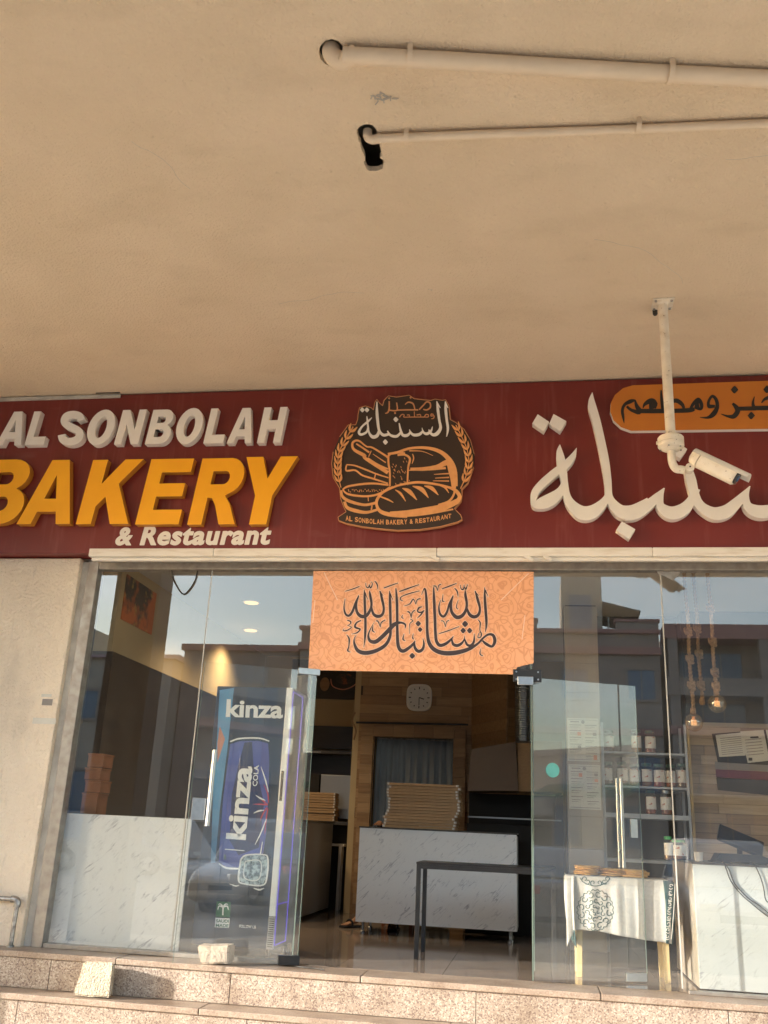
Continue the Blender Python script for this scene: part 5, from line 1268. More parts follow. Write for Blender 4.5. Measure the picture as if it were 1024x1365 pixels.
# ================================================================== INTERIOR RIGHT
col_ = thing('tiled_column', 'square beige tiled column with two printed menus on its face', 'column', (.47,2.2,0))
cx0, cx1 = .298, .632; z = 0; k = 0
build(MB().box(cx0+.008, cx1-.008, 2.209, 2.5, 0, 3.31), 'core', M['grout'], col_)
while z < 3.29:
    z1_ = min(z+.30, 3.309)
    build(MB().box(cx0, cx1, 2.20, 2.51, z+.0015, z1_-.0015), 'tile', M['tile_col'], col_); z = z1_; k += 1
def menu(lbl, px0, py0, px1, py1, seed):
    a = at(px0, py1, 2.19); b = at(px1, py0, 2.19); rr = random.Random(seed)
    t = thing('menu_poster', lbl, 'menu', (a.x, 2.19, a.z), 'menus on the tiled column')
    build(MB().box(a.x, b.x, 2.190, 2.199, a.z, b.z), 'sheet', M['paper'], t)
    W_, H_ = b.x-a.x, b.z-a.z
    ln = MB()
    def r_(u0, u1, v0, v1, mt, nm, e=0):
        build(MB().box(a.x+u0*W_, a.x+u1*W_, 2.1885-e, 2.1898, a.z+v0*H_, a.z+v1*H_), nm, mt, t)
    r_(.04,.96,.03,.045,M['ink_grey'],'border_line'); r_(.04,.96,.955,.965,M['ink_grey'],'border_line')
    r_(.1,.38,.90,.925,M['ink_grey'],'heading'); 
    build(MB().cyl((a.x+.5*W_, 2.1885, a.z+.91*H_), (a.x+.5*W_, 2.1898, a.z+.91*H_), .018, n=14), 'emblem_dot', M['ink_grey'], t)
    for c_ in (.07, .56):
        v = .83
        while v > .12:
            h_ = rr.choice((.10,.13,.17)); r_(c_, c_+.37, v, v+.016, M['ink_grey'], 'section_bar')
            w2 = rr.uniform(.1,.22)
            r_(c_+.01, c_+.37-w2*.4, v-h_*.42, v-h_*.34, M['ink_grey'], 'text_line'); r_(c_+.01, c_+.3-w2*.4, v-h_*.66, v-h_*.60, M['ink_grey'], 'text_line')
            if rr.random() < .5: r_(c_+.25, c_+.36, v-h_*.85, v-h_*.2, M['porange'] if rr.random() < .5 else M['ink_grey'], 'food_image', .0004)
            v -= h_+.03
menu('upper printed menu sheet on the tiled column', 757, 958, 798, 1014, 4)
menu('lower printed menu sheet on the tiled column', 759, 1020, 800, 1078, 9)

# shelf unit and jars
su = thing('shelf_unit', 'grey shelf unit filled with labelled jars behind the right window', 'shelf', (1.05,2.4,0))
for zz, th_ in ((1.815,.022),(1.490,.022),(1.205,.045),(.80,.03)):
    build(MB().box(.66, 1.46, 2.30, 2.68, zz, zz+th_), 'shelf_board', M['shelf'], su, bevel=.003)
for x, y in ((.655,2.31),(1.462,2.31),(.655,2.66),(1.462,2.66)):
    build(MB().box(x-.012, x+.012, y-.012, y+.012, 0, 2.12), 'post', M['shelf'], su)
build(MB().box(.66, 1.46, 2.69, 2.705, .2, 2.12), 'back_panel', M['dark'], su)
def jar(name, r_, h_, label, lid, loc, lbl, grp=None):
    t = thing(name, lbl, 'jar', loc, grp); x, y, z = loc
    build(MB().lathe((x,y,z), [(r_*.8,0),(r_,.008),(r_,h_*.78),(r_*.8,h_*.86)], 18), 'glass_body', M['jar_glass'], t, smooth=40)
    build(MB().lathe((x,y,z+.004), [(r_*.78,0),(r_*.93,.006),(r_*.93,h_*.62),(r_*.9,h_*.64)], 14), 'contents', M['jar_fill'], t, smooth=40)
    n=14; vs=[]; fs=[]
    for i in range(n+1):
        a = R(-160+140*i/n); 
        for zz in (h_*.20, h_*.72): vs.append((x+(r_+.0015)*math.cos(a), y+(r_+.0015)*math.sin(a), z+zz))
    for i in range(n): fs.append((2*i, 2*i+2, 2*i+3, 2*i+1))
    build(MB().add(vs, fs), 'label', label, t, smooth=True)
    build(MB().lathe((x,y,z+h_*.86), [(r_*.84,0),(r_*.86,.004),(r_*.86,h_*.12),(r_*.8,h_*.13)], 18), 'lid', lid, t, smooth=40)
    return t
j0 = None
rowsJ = [(1.838, (812,849,867), 1003, 'top'), (1.513, (811,830,847,863,879,895,910), 1050, 'middle'), (1.251, (868,889), 1085, 'lowest')]
pos_words = {'top': ['left jar on the top shelf, seen through the open door','middle jar on the top shelf','right jar on the top shelf'],
 'middle': ['first jar from the left on the middle shelf','second jar from the left on the middle shelf','third jar from the left on the middle shelf','centre jar of the seven on the middle shelf','third jar from the right on the middle shelf','second jar from the right on the middle shelf','rightmost jar on the middle shelf'],
 'lowest': ['left spice jar of the pair on the lowest shelf','right spice jar of the pair on the lowest shelf']}
for zz, xs, py, nm in rowsJ:
    for i, px in enumerate(xs):
        p = at(px, py, 2.40); lbl = pos_words[nm][i]+' with a white label'
        if j0 is None: j0 = jar('spice_jar', .054, .215, M['label'], M['lid_dark'], (p.x, 2.40, zz), lbl, 'jars on the grey shelf unit')
        else:
            o = copy_tree(j0, (p.x, 2.40+rnd.uniform(-.01,.01), zz), lbl); o.rotation_euler.z = rnd.uniform(-.5,.5); o.scale = (rnd.uniform(.9,1.06), 1, rnd.uniform(1.0,1.10))
            for c_ in o.children:
                if c_.name.startswith('contents') or c_.name.startswith('lid'):
                    c_.data = c_.data.copy(); c_.data.materials[0] = rnd.choice([M['jar_fill'], M['jar_fill2'], M['jar_fill3']]) if c_.name.startswith('con') else rnd.choice([M['lid_dark'], M['steel'], M['lid_dark']])
# counter right of the table
rc = thing('display_counter', 'white marble-pattern counter with pale end panel in the right window', 'counter', (1.6,.2,0))
build(MB().box(1.150, 3.6, .20, .22, .012, .853), 'front_panel', M['marble2'], rc, bevel=.002)
build(MB().box(1.148, 1.166, .221, 1.35, .012, .853), 'end_panel', M['tile_col'], rc, bevel=.002)
build(MB().box(1.167, 3.6, .221, 1.2, .012, .84), 'carcass', M['dark'], rc)
build(MB().box(1.14, 3.62, .195, 1.36, .8535, .868), 'counter_top', M['dark_top'], rc, bevel=.002)
p1 = at(905, 1122, .75); p2 = at(887, 1138, .50)
ja = jar('food_jar', .060, .155, M['label'], M['lid_green'], (at(904,1110,.78).x, .78, .869), 'squat green-lidded jar at the end of the right counter')
jb2 = jar('food_jar', .035, .175, M['label'], M['lid_green'], (at(890,1110,.42).x+.0, .42, .869), 'slim green-lidded jar nearest the corner of the right counter')
cpm = at(930, 1116, .75)
cupt = thing('paper_cup', 'small white cup on the right counter beside the black till', 'cup', (cpm.x, .75, .869))
build(MB().lathe((cpm.x,.75,.869), [(.030,0),(.038,.065),(.040,.067),(.036,.067),(.030,.01)], 20), 'cup_body', M['flat_white'], cupt, smooth=40)
# till
pos = thing('till_terminal', 'black tilted touch-screen till standing on the right counter', 'till', (1.55,.8,.869))
build(MB().prism([(1.40,.869),(1.86,.869),(1.85,.90),(1.75,.935),(1.44,.935)], .72, .98), 'base', M['black_metal'], pos, bevel=.006)
s1 = at(938,1093,.8); s2 = at(984,1118,.8)
build(MB().obox((1.62,.80,1.035), (.36,.035,.15), Matrix.Rotation(R(21),3,'Y')@Matrix.Rotation(R(-38),3,'X')), 'screen', M['black_metal'], pos, bevel=.008)
build(MB().cyl((1.62,.86,.935),(1.62,.83,1.01), .022, n=12), 'neck', M['black_metal'], pos)
build(MB().box(1.86, 1.875, .74, .80, .90, .915), 'card_reader', M['shelf'], pos)
mon = thing('black_monitor', 'second black monitor leaning at the far right of the counter', 'monitor', (2.1,.7,.869))
build(MB().obox((2.13,.72,1.005), (.46,.03,.22), Matrix.Rotation(R(4),3,'Y')@Matrix.Rotation(R(-18),3,'X')), 'screen', M['black_metal'], mon, bevel=.006)
build(MB().box(2.02, 2.24, .68, .86, .869, .885), 'base', M['black_metal'], mon, bevel=.004)
# cables on the counter front
for lb, pts in (('thick black cable hanging in a curve down the marble panel', ((963,1147),(968,1158),(973,1172),(981,1184),(992,1196),(1004,1206),(1016,1216),(1030,1226))),
                ('thin black cable beside the thick one on the marble panel', ((963,1147),(972,1160),(978,1176),(988,1188),(1000,1199),(1012,1207),(1030,1222))),
                ('third black cable bowing down the right end of the marble panel', ((1000,1148),(1007,1155),(1014,1170),(1018,1184),(1021,1200),(1030,1206)))):
    pp = [at(x, y, .19) for x, y in pts]; pp = [Vector((p.x, .185, p.z)) for p in pp]
    P = [(pp[0].x-.05, .5, .876), (pp[0].x-.01, .22, .876)]+[tuple(p) for p in pp]
    tag(build(MB().tube(smooth_pts(P, 4), .0045, 6), 'power_cable', M['black_paint'], None, smooth=60), lb, 'cable', 'cables over the marble counter')
# notices on the plank wall
nb = thing('notice_board', 'dark-edged board with two clipped paper notices on the oak planks', 'notice board', (2,2.37,1.9))
def sheet(px, name, y, mt, par):
    P = [at(x, yy, y) for x, yy in px]; n_ = len(P)
    return build(MB().add([(p.x, y, p.z) for p in P]+[(p.x, y+.004, p.z) for p in P], [tuple(range(n_)), tuple(range(2*n_-1, n_-1, -1))]+[(i, n_+i, n_+(i+1)%n_, (i+1)%n_) for i in range(n_)]), name, mt, par)
sheet([(949,978),(1060,970),(1060,1022),(957,1016)], 'backing', 2.378, M['dark'], nb)
sA = sheet([(954,980),(992,976),(994,1007),(959,1009)], 'paper_notice', 2.370, M['paper'], nb)
sB = sheet([(987,975),(1018,973),(1026,1014),(997,1017)], 'paper_notice', 2.363, M['paper'], nb)
sheet([(1021,973),(1056,971),(1062,1012),(1030,1014)], 'paper_notice', 2.368, M['paper'], nb)
for k in range(9): sheet([(960+k*.3,984+k*2.7),(988+k*.3,981+k*2.7),(988+k*.3,981.8+k*2.7),(960+k*.3,984.8+k*2.7)], 'text_line', 2.3685, M['ink_grey'], sA)
for k in range(6): sheet([(993+k*.7,986+k*4),(1015+k*.7,984+k*4),(1015+k*.7,985+k*4),(993+k*.7,987+k*4)], 'text_line', 2.3615, M['ink_grey'], sB)
sheet([(1000,982),(1011,981.3),(1011.4,983.6),(1000.4,984.3)], 'clip', 2.361, M['black_paint'], sB)
sheet([(998,1010),(1003,1010),(1003,1014),(998,1014)], 'stamp', 2.361, M['black_paint'], sB)
mb_ = thing('maroon_reflection', 'long maroon and dark bands below the notices, put in for a reflection', 'board', (2,2.37,1.6))  # flat coloured bands added in place of a maroon reflection
sheet([(953,1015),(1060,1020),(1060,1030),(954,1025)], 'grey_band', 2.380, M['ink_grey'], mb_)
sheet([(954,1025.5),(1060,1030.5),(1060,1042),(955,1036)], 'maroon_band', 2.376, M['maroon'], mb_)
sheet([(955,1036.5),(1060,1042.5),(1060,1064),(957,1053)], 'dark_band', 2.380, M['dark'], mb_)
# pendants
def pendant(lbl, gx, gy, Y, bulb, knots):
    g = at(gx, gy, Y); t = thing('pendant_lamp', lbl, 'pendant lamp', (g.x, Y, 3.31), 'rope pendant lamps in the right window')
    x, z0 = g.x, g.z
    top = z0+.12
    pts = []; k = 0; z = 3.308
    while z > top: pts.append((x+.004*math.sin(z*9+gx), Y+.003*math.cos(z*7), z)); z -= .08
    pts.append((x, Y, top))
    for s_ in (0, 1):
        hel = []
        z = 3.306
        while z > top:
            a = z*95+s_*math.pi; hel.append((x+.004*math.sin(z*9+gx)+.0085*math.cos(a), Y+.0085*math.sin(a), z)); z -= .011
        build(MB().tube(hel, .0098, 6), 'rope', M['rope'], t, smooth=True)
    for kz in knots:
        zc = at(gx, kz, Y).z; loop = []
        for i in range(26):
            a = i/25*4*math.pi; loop.append((x+.024*math.cos(a), Y+.022*math.sin(a), zc+.028-.056*i/25+.010*math.sin(a*1.5)))
        build(MB().tube(loop, .0125, 7), 'rope_knot', M['rope'], t, smooth=True)
        build(MB().tube([(x-.024, Y, zc+.03), (x-.03, Y-.02, zc), (x-.015, Y-.026, zc-.03)], .012, 7), 'rope_knot', M['rope'], t, smooth=True)
    build(MB().lathe((x,Y,top-.055), [(.020,0),(.024,.02),(.021,.05),(.012,.06)], 14), 'socket', M['rope'], t, smooth=40)
    if bulb:
        b_ = build(MB().sphere((x,Y,z0), .076, 28), 'globe_bulb', M['bulb'], t, smooth=True)
        fil = []
        for i in range(40): a = i*.9; fil.append((x+.022*math.cos(a), Y+.022*math.sin(a), z0-.02+.0011*i))
        build(MB().tube(fil, .0028, 5), 'filament', M['filament'], b_)
        build(MB().lathe((x,Y,z0+.02), [(.010,0),(.013,.02),(.016,.03)], 10), 'stem', M['gold'], b_)
    return t
pendant('rightmost rope pendant with a lit globe bulb and large knots', 956, 938, .70, True, (811, 856, 897, 915))
pendant('leftmost rope pendant hanging lowest with a globe bulb', 925, 963, .70, True, (842, 879, 914))
pendant('middle rope pendant without a globe, ending in a socket', 937, 950, .80, False, (838, 872, 914))

# pastry table with towel
TY0, TY1 = .42, .80
ta = at(757, 1170, TY0); tb = at(892, 1172, TY0); zt_ = .718
tbl = thing('pine_table', 'small pale pine table with tapered legs under the patterned towel', 'table', ((ta.x+tb.x)/2, .6, 0))
lx0 = at(771, 1300, TY0).x; lx1 = at(893, 1310, TY0).x
build(MB().box(ta.x+.01, tb.x-.005, TY0, TY1, zt_-.03, zt_-.004), 'table_top', M['pine'], tbl, bevel=.003)
build(MB().box(ta.x+.04, tb.x-.04, TY0+.02, TY1-.02, zt_-.10, zt_-.0305), 'apron', M['pine'], tbl)
for x in (lx0+.01, lx1-.01):
    for y in (TY0+.03, TY1-.03):
        dx = -.012 if x > (lx0+lx1)/2 else .012
        build(MB().add([(x-.028+dx,y-.024,zt_-.031),(x+.028+dx,y-.024,zt_-.031),(x+.028+dx,y+.024,zt_-.031),(x-.028+dx,y+.024,zt_-.031),
                        (x-.021,y-.02,0),(x+.021,y-.02,0),(x+.021,y+.02,0),(x-.021,y+.02,0)],
                       [(0,1,2,3),(7,6,5,4),(0,4,5,1),(1,5,6,2),(2,6,7,3),(3,7,4,0)]), 'leg', M['pine'], tbl, bevel=.004)
tw = thing('patterned_towel', 'white towel with dark scroll medallion and teal border draped over the pine table', 'towel', ((ta.x+tb.x)/2, .6, .7))
YF = TY0-.018
def hangz(u):     # lower hem in world z along the front, u 0..1
    pts = [(0,1262),(.08,1240),(.16,1240),(.3,1241),(.5,1247),(.75,1253),(.98,1257),(1.0,1258)]
    for a, b in zip(pts, pts[1:]):
        if u <= b[0]: return a[1]+(b[1]-a[1])*(u-a[0])/(b[0]-a[0])
    return pts[-1][1]
def front_y(x, z):
    d = max(0, zt_-z); f_ = min(1, d/.12)
    return YF-.004-f_*(.0065*math.sin((x-ta.x)*33+.8+z*1.5)+.003*math.sin((x-ta.x)*67+2)+.003*math.sin((x-ta.x)*13+z*9))-d*.03
n1, n2 = 90, 26; vs = []; fs = []; xl = at(752,1200,YF).x+.015; xr = at(892,1200,YF).x
for i in range(n1+1):
    u = i/n1; x = xl+(xr-xl)*u; zb_ = at(757+135*u, hangz(u), YF).z
    vs.append((x, TY1+.01, zt_+.006)); vs.append((x, (TY0+TY1)/2, zt_+.007)); vs.append((x, TY0+.01, zt_+.006))
    for j in range(n2+1):
        z = zt_+.001-(zt_-zb_)*j/n2; vs.append((x, front_y(x, z), z))
st_n = n2+4
for i in range(n1):
    for j in range(st_n-1): fs.append((i*st_n+j, (i+1)*st_n+j, (i+1)*st_n+j+1, i*st_n+j+1))
o = build(MB().add(vs, fs), 'cloth', M['towel'], tw, smooth=True)
sd = o.modifiers.new('thick', 'SOLIDIFY'); sd.thickness = .004; sd.offset = -1
# medallion: scroll strokes following the folds
def tow_ribbon(name, S, mt, k=0):
    m_ = MB()
    for s in S:
        n0 = len(m_.v); ribbon(m_, s, YF, .0005, 0, n=5)
        for i in range(n0, len(m_.v)):
            v = m_.v[i]; back = v[1] > YF+.0001
            m_.v[i] = (v[0], front_y(v[0], v[2])-.0022-.0005*k+(.0005 if back else 0), v[2])
    return build(m_, name, mt, tw)
med = []
cxm, cym = 793.5, 1213
def spiral(cx_, cy_, r_, a0, turn, wd=1.25):
    P = []
    for i in range(11):
        t_ = i/10; rr_ = r_*(1-.75*t_); a = a0+turn*t_*5.4; P.append((cx_+rr_*math.cos(a), cy_+rr_*math.sin(a)*1.08, wd*(1-.3*t_)))
    return P
for ring_, nn, rr_, sr in ((1, 12, 19.6, 4.6), (2, 10, 11.6, 3.6), (3, 5, 5, 2.4)):
    for k in range(nn):
        a = 6.28318*k/nn+.2*ring_
        med.append(spiral(cxm+rr_*math.cos(a), cym+rr_*math.sin(a)*1.12, sr, a+(2.2 if k % 2 else -2.2), 1 if k % 2 else -1))
for k in range(24):
    a = 6.28318*k/24; b = 6.28318*(k+1)/24; c = (a+b)/2
    med.append([(cxm+22.6*math.cos(a), cym+25.5*math.sin(a), .8), (cxm+24.6*math.cos(c), cym+27.6*math.sin(c), 1.0), (cxm+22.6*math.cos(b), cym+25.5*math.sin(b), .8)])
for k in range(6):
    a = math.pi*k/5*.9+.15; med.append(spiral(cxm+1+15*math.cos(a), 1171+6*abs(math.sin(a)), 3.8, a, 1 if k % 2 else -1))
med.append([(773,1170,.8),(778,1176,1),(786,1179.5,1),(794,1181,1),(803,1179,1),(810,1175,1),(813,1170,.8)])
tow_ribbon('medallion', med, M['teal'])
bord = [[(889.2,1176,5.4),(888.6,1195,5.4),(887,1230,5.4),(886,1255,5.4)]]
# teal end border with white motif, hanging at the right corner
bl = MB(); vs = []; fs = []
for j in range(19):
    z = zt_+.004-(zt_-at(892,1258,YF).z)*j/18
    for i in range(7):
        u = i/6; x = xr-.040+.088*u*(1-.30*j/18)+.008*math.sin(j*.2); y = YF-.034+.07*u*u+.005*math.sin(i*1.7+j*.2)
        vs.append((x, y, z-.01*u))
for j in range(18):
    for i in range(6): fs.append((j*7+i, j*7+i+1, (j+1)*7+i+1, (j+1)*7+i))
o = build(bl.add(vs, fs), 'end_border', M['teal'], tw, smooth=True); sd = o.modifiers.new('thick','SOLIDIFY'); sd.thickness = .004
mot = []
for k in range(9):
    yk = 1181+k*8.4; xk = 894.5-k*.55
    mot.append(spiral(xk, yk, 2.6, k*1.3, 1 if k % 2 else -1, .9)); mot.append([(xk-2.6, yk+3, .7), (xk, yk+4.4, .9), (xk+2.6, yk+3, .7)])
mot.append([(900,1178,.9),(899,1200,.9),(897,1230,.9),(895,1252,.9)])
m_ = MB()
for s in mot: ribbon(m_, s, YF-.0445, .0006, 0, n=5)
build(m_, 'border_motif', M['flat_white'], tw)
# left corner fall with teal end
vs = []; fs = []
for j in range(23):
    t_ = j/22
    for i in range(9):
        u = i/8; xx = at(752-2*t_+14*u*(1-.2*t_)+6*t_*t_, 1170, YF-.02).x
        zz = zt_+.002-(zt_-at(757, 1242+30*u*(1-.3*u), YF).z)*t_
        vs.append((xx, YF-.012-.022*math.sin(u*8+.6)*min(1, t_*4)+.10*(1-u)*(1-u), zz))
for j in range(22):
    for i in range(8): fs.append((j*9+i, j*9+i+1, (j+1)*9+i+1, (j+1)*9+i))
co = build(MB().add(vs, fs), 'corner_fold', M['towel'], tw, smooth=True); co.data.materials.append(M['teal'])
for p in co.data.polygons:
    if p.index//8 > 16: p.material_index = 1
sd = co.modifiers.new('thick','SOLIDIFY'); sd.thickness = .004

# flatbread packs
def flat(r_, seed):
    rr = random.Random(seed); n = 20; vs = []; prof = [(.2,-.006),(.85,-.006),(1,-.001),(.97,.005),(.7,.0065),(.2,.006)]
    for pr_, h in prof:
        for i in range(n):
            a = 6.28318*i/n; w_ = 1+.04*math.sin(3*a+seed)+.02*math.sin(7*a+seed*2); vs.append((math.cos(a)*r_*pr_*w_, math.sin(a)*r_*pr_*w_*.92, h+.002*math.sin(5*a+seed)))
    fs = [(k*n+i, k*n+(i+1)%n, (k+1)*n+(i+1)%n, (k+1)*n+i) for k in range(len(prof)-1) for i in range(n)]
    fs += [tuple(range(n-1,-1,-1)), tuple(range((len(prof)-1)*n, len(prof)*n))]
    return MB().add(vs, fs)
fb0 = build(flat(.105, 2), 'flatbread', M['bread'], None, smooth=50)
names_b = ['left','centre','right']; first = True
hts = ['bottom','second','third','fourth','top']
for s_i, (px, cnt) in enumerate(((783, 5), (817, 4), (847, 4))):
    c = at(px, 1168, .52)
    for k in range(cnt):
        o = fb0 if first else fb0.copy()
        if not first: COL.objects.link(o)
        first = False
        o.location = (c.x+rnd.uniform(-.01,.01), .535+rnd.uniform(-.015,.015)+(.0 if s_i != 1 else .03), zt_+.0165+k*.0135); o.rotation_euler.z = rnd.uniform(0,6.28); o.scale.z = 1.15
        lv = 'top' if k == cnt-1 else hts[k]
        tag(o, '%s golden flatbread of the %s pile on the towel' % (lv, names_b[s_i]), 'flatbread', 'flatbreads piled on the towel')

# ================================================================== ACROSS THE STREET (seen in the glass)
def window(par, x0, x1, z0, z1, y, mt=None, deep=.12, mull=1, axis='y', frame='opp_wall'):
    f_ = build(MB().box(x0-.07, x1+.07, y-.02, y+.06, z1, z1+.10).box(x0-.07, x0, y-.02, y+.05, z0, z1-.001).box(x1, x1+.07, y-.02, y+.05, z0, z1-.001).box(x0-.07, x1+.07, y-.02, y+.09, z0-.08, z0-.001), 'window', M[frame], par)
    n = mull+1
    for k in range(n):
        a = x0+(x1-x0)*k/n; b = x0+(x1-x0)*(k+1)/n
        build(MB().box(a+.025, b-.025, y+.0, y+.015, z0+.02, z1-.02), 'pane', mt or M['win_blue'], f_)
OY = -28.0
ba = thing('villa_building', 'grey-beige two-storey villa across the street with stepped parapet and roof tower', 'building', (-2,OY,-.5))
build(MB().box(-9.2, 4.55, OY-9, OY, -.5, 8.35), 'wall', M['opp_wall'], ba)
build(MB().box(-9.3, 4.6, OY+.001, OY+.16, 7.55, 7.85), 'cornice', M['opp_band'], ba, bevel=.03)
build(MB().box(-9.3, 4.6, OY-.1, OY+.14, 8.3505, 8.52), 'parapet_cap', M['opp_band'], ba, bevel=.03)
for x0, x1 in ((-1.6,.05),(3.0,4.55),(-6.2,-4.0)):
    build(MB().box(x0, x1, OY-.4, OY+.10, 8.521, 8.80), 'raised_parapet', M['opp_wall'], ba); build(MB().box(x0-.06, x1+.05, OY-.45, OY+.16, 8.801, 8.90), 'parapet_cap', M['opp_band'], ba)
build(MB().box(1.0, 2.55, OY-3.6, OY-.6, 8.35, 10.75), 'roof_tower', M['opp_wall2'], ba)
build(MB().box(1.30, 2.15, OY-.599, OY-.56, 8.6, 10.0), 'tower_panel', M['win_blue'], ba)
for x0, x1, z0, z1 in ((3.35,4.35,5.9,7.0),(.9,1.95,5.9,7.0),(-2.9,-1.7,5.9,7.0),(-5.6,-4.4,5.9,7.0),(-8.2,-7.1,5.9,7.0),(3.3,4.4,2.6,3.9),(.8,2.0,2.6,3.9),(-2.8,-1.6,2.6,3.9),(-5.6,-4.4,2.6,3.9),(-8.2,-7.1,2.6,3.9)):
    window(ba, x0, x1, z0, z1, OY+.001)
build(MB().box(-9.2, 4.5, OY+.001, OY+.12, 4.6, 4.85), 'cornice', M['opp_band'], ba, bevel=.02)
build(MB().box(-.4, .5, OY+.001, OY+.05, -.45, 1.7), 'door', M['wains'], ba)
sp_ = thing('solar_heater', 'dark solar water panel tilted on the villa roof', 'solar panel', (4.0,OY-.5,8.9))
build(MB().obox((3.2,OY-1.2,9.25), (1.5,1.3,.10), Matrix.Rotation(R(14),3,'Y')@Matrix.Rotation(R(28),3,'X')), 'panel', M['black_metal'], sp_)
build(MB().cyl((2.8,OY-1.0,8.36),(2.8,OY-1.0,9.2), .04, n=8), 'support', M['galv'], sp_); build(MB().cyl((3.7,OY-1.0,8.36),(3.7,OY-1.0,9.0), .04, n=8), 'support', M['galv'], sp_)
bb = thing('balcony_building', 'long apartment building with deep shaded balconies next to the villa', 'building', (9,OY,-.5))
build(MB().box(4.9, 19.5, OY-10, OY-1.2, -.5, 8.6), 'wall', M['opp_wall'], bb)
for z0, z1, mt in ((8.2,8.75,'opp_band'),(6.1,6.75,'opp_wall'),(4.7,5.0,'opp_band'),(2.6,3.2,'opp_wall'),(-.5,.2,'opp_wall')):
    build(MB().box(4.75, 19.6, OY-1.199, OY+.1, z0, z1), 'balcony_band', M[mt], bb, bevel=.02)
for x in (4.85, 8.1, 11.6, 15.2, 19.2):
    build(MB().box(x, x+.35, OY-.3, OY+.05, -.5, 8.199), 'pier', M['opp_wall'], bb)
for k in range(4):
    x0 = 5.4+k*3.5
    for z0, z1 in ((5.15,6.0),(3.3,4.5),(.6,2.3),(6.9,7.9)): window(bb, x0, x0+2.3, z0, z1, OY-1.199, mull=2)
bc_ = thing('low_house', 'low house with porch roofs to the left across the street', 'building', (-14,OY,-.5))
build(MB().box(-14.2, -9.4, OY-8, OY-.5, -.5, 7.55), 'wall', M['opp_wall'], bc_)
build(MB().box(-14.3, -9.35, OY-8, OY-.35, 7.551, 7.8), 'parapet_cap', M['opp_band'], bc_)
build(MB().box(-19.6, -14.25, OY-8, OY+.5, -.5, 7.0), 'wall', M['opp_wall2'], bc_)
build(MB().add([(-19.8,OY+.7,7.0),(-14.1,OY+.7,7.0),(-14.1,OY-8,7.0),(-19.8,OY-8,7.0),(-18.2,OY-3.5,7.9),(-15.6,OY-3.5,7.9)], [(3,2,1,0),(0,1,5,4),(1,2,5),(2,3,4,5),(3,0,4)]), 'roof', M['opp_band'], bc_)
for x0, x1, z0, z1, y in ((-18.8,-17.2,4.6,5.7,OY+.501),(-16.6,-15.0,4.6,5.7,OY+.501),(-13.4,-12.1,4.9,6.1,OY-.499),(-11.4,-10.1,4.9,6.1,OY-.499),(-13.4,-12.1,1.4,2.9,OY-.499),(-11.4,-10.1,1.4,2.9,OY-.499),(-18.6,-15.2,.4,2.6,OY+.501)):
    window(bc_, x0, x1, z0, z1, y)
bdd = thing('corner_apartment', 'tall cream apartment building far left across the street', 'building', (-26,OY,-.5))
build(MB().box(-34, -20.3, OY-9, OY+1, -.5, 9.2), 'wall', M['opp_wall2'], bdd)
for k in range(4):
    for z0 in (1.2, 4.2, 6.9): window(bdd, -32.8+k*3.2, -31.2+k*3.2, z0, z0+1.3, OY+1.001)
# sunlit cream block at the right end, turned side-on (what the door leaves mirror)
be = thing('cream_apartment', 'low cream shop block at the right end of the street with green awnings', 'building', (27,-24,-.5))
build(MB().box(22.4, 34, -33, -13.5, -.5, 4.1), 'wall', M['opp_cream'], be)
build(MB().box(22.2, 34, -33.1, -13.3, 4.101, 4.35), 'parapet_cap', M['opp_wall2'], be)
def side_window(par, y0, y1, z0, z1, x):
    f_ = build(MB().box(x-.06, x-.001, y0-.08, y1+.08, z0-.08, z0-.001).box(x-.06, x-.001, y0-.08, y1+.08, z1, z1+.08).box(x-.06, x-.001, y0-.08, y0, z0, z1-.001).box(x-.06, x-.001, y1, y1+.08, z0, z1-.001), 'window', M['opp_wall2'], par)
    build(MB().box(x-.02, x-.0015, y0+.02, y1-.02, z0+.02, z1-.02), 'pane', M['win_blue'], f_)
for k in range(6):
    y0 = -32+k*3.1
    for z0 in (.7,): side_window(be, y0, y0+1.4, z0, z0+1.5, 22.4)
    build(MB().add([(22.38,y0-.3,3.0),(22.38,y0+1.7,3.0),(21.2,y0+1.7,2.5),(21.2,y0-.3,2.5),(22.38,y0-.3,2.95),(22.38,y0+1.7,2.95),(21.2,y0+1.7,2.42),(21.2,y0-.3,2.42)], [(0,1,2,3),(7,6,5,4),(0,4,5,1),(1,5,6,2),(2,6,7,3),(3,7,4,0)]), 'awning', M['awning'], be)
# street lamp
slp = thing('street_lamp', 'grey street lamp post on the far footpath', 'street lamp', (-7.4,-24,-.48))
build(MB().tube(smooth_pts([(-7.4,-24,-.48),(-7.4,-24,3),(-7.4,-24,5.6),(-7.3,-23.6,6.4),(-7.2,-22.6,6.7)], 4), .06, 8), 'post', M['galv'], slp, smooth=True)
build(MB().box(-7.35, -7.05, -22.9, -22.2, 6.66, 6.76), 'lamp_head', M['shelf'], slp)

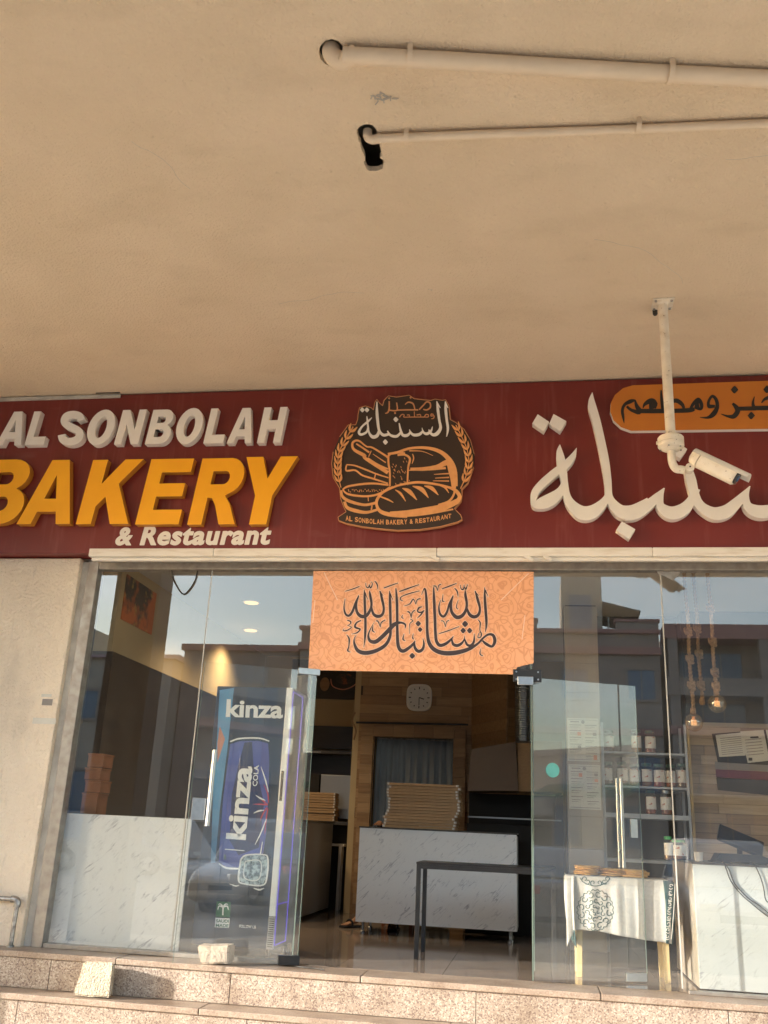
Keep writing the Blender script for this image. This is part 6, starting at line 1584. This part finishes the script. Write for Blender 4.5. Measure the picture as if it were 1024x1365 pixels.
# cars
def car(lbl, x, y, rz, paint, suv=False):
    t = thing('parked_car', lbl, 'car', (0,0,0), 'cars parked along the street')
    H = 1.68 if suv else 1.42; L = 4.6; Wd = .90; g = .20
    lo_ = [(-2.28,g+.12),(-2.22,.70),(-2.12,.86),(-1.30 if not suv else -2.0,.93),(1.05,.90),(2.05,.74),(2.26,.58),(2.28,g+.12),(1.9,g),(1.78,g),(1.72,.48),(1.50,.66),(1.20,.66),(.98,.48),(.92,g),(-.92,g),(-.98,.48),(-1.2,.66),(-1.5,.66),(-1.72,.48),(-1.78,g),(-2.0,g)]
    bm_ = MB()
    n_ = len(lo_); secs = [(-Wd, .94), (-Wd+.05, 1.0), (Wd-.05, 1.0), (Wd, .94)]; vs = []
    for yy, s_ in secs: vs += [(a*(.985 if s_ < 1 else 1), yy, .25+(b-.25)*(s_ if b > .6 else 1)) for a, b in lo_]
    fs = [(k*n_+i, k*n_+(i+1)%n_, (k+1)*n_+(i+1)%n_, (k+1)*n_+i) for k in range(3) for i in range(n_)]+[tuple(range(n_)), tuple(range(4*n_-1, 3*n_-1, -1))]
    build(MB().add(vs, fs), 'body', paint, t, smooth=40, bevel=.02)
    back = (-2.12, -1.98) if suv else (-1.75, -1.15)
    cab = [(back[0],.88),(back[1],H-.06),(back[1]+.3,H),(.15,H),(.45,H-.06),(1.22,.88)]; n2_ = len(cab)
    vs = []
    for yy, k_ in ((-.84,0),(-.66,1),(.66,1),(.84,0)):
        for a, b in cab: vs.append((a, yy if b < 1 else (yy if k_ else yy*.78), b))
    cabv = []
    for yy in (-1, 1):
        for a, b in cab: cabv.append((a, yy*(.86 if b < 1 else .66), b))
    fs = [(i, n2_+i, n2_+(i+1)%n2_, (i+1)%n2_) for i in range(n2_)]+[tuple(range(n2_-1,-1,-1)), tuple(range(n2_, 2*n2_))]
    build(MB().add(cabv, fs), 'cabin', paint, t, smooth=30, bevel=.03)
    for sgn in (-1, 1):
        def sp(a, b): w_ = .86+(.66-.86)*max(0, min(1, (b-.88)/(H-.06-.88))); return (a, sgn*(w_+.006), b)
        xm = -.35
        for q in ([(back[0]+.28,.95),(back[1]+.22,H-.14),(xm-.04,H-.12),(xm-.04,.95)], [(xm+.04,.95),(xm+.04,H-.12),(.36,H-.14),(.98,.95)]):
            P = [sp(a, b) for a, b in q]; P2 = [(p[0], p[1]-sgn*.004, p[2]) for p in P]
            build(MB().add(P+P2, [(0,1,2,3),(7,6,5,4),(0,4,5,1),(1,5,6,2),(2,6,7,3),(3,7,4,0)]), 'side_window', M['win_blue'], t)
        for xx in (-1.35, 1.35):
            w_ = build(MB().cyl((xx, sgn*.66, .32), (xx, sgn*.89, .32), .32, n=22), 'wheel', M['tyre'], t, smooth=40)
            build(MB().cyl((xx, sgn*.885, .32), (xx, sgn*.897, .32), .20, n=16), 'rim', M['shelf'], w_)
        build(MB().box(2.17, 2.275, sgn*.62-.18, sgn*.62+.18, .56, .68), 'headlight', M['head'], t, bevel=.02)
        build(MB().box(-2.28, -2.17, sgn*.66-.15, sgn*.66+.15, .66, .80), 'tail_light', M['tail'], t, bevel=.02)
    for (a0, b0_), (a1, b1_) in (((.45,H-.09),(1.16,.92)), ((back[1]-.0,H-.09),(back[0]+.04,.92))):
        s_ = .012 if a1 > a0 else -.012
        P = [(a0+s_,-.58,b0_),(a0+s_,.58,b0_),(a1+s_,.76,b1_),(a1+s_,-.76,b1_)]; P2 = [(p[0]-s_*.6, p[1], p[2]-.004) for p in P]
        build(MB().add(P+P2, [(0,1,2,3),(7,6,5,4),(0,4,5,1),(1,5,6,2),(2,6,7,3),(3,7,4,0)]), 'windscreen', M['win_blue'], t)
    build(MB().box(2.24, 2.29, -.5, .5, .40, .52), 'grille', M['black_metal'], t)
    t.location = (x, y, -.592); t.rotation_euler.z = rz; return t
car('white four-wheel-drive car parked on the near side of the street', -5.2, -11.6, R(90), M['car_white'], True)
car('dark blue saloon car parked beside the white one', -2.35, -11.9, R(92), M['car_dark'])
car('silver saloon parked nose-in opposite the doorway', .55, -12.0, R(-90), M['car_silver'])
car('white estate car parked opposite the jar shelves', 3.4, -11.7, R(90), M['car_white'], True)
car('dark saloon at the right end of the parked row', 6.3, -12.1, R(-88), M['car_dark'])
car('silver four-wheel-drive car along the far footpath', -12.5, -20.8, R(2), M['car_silver'], True)
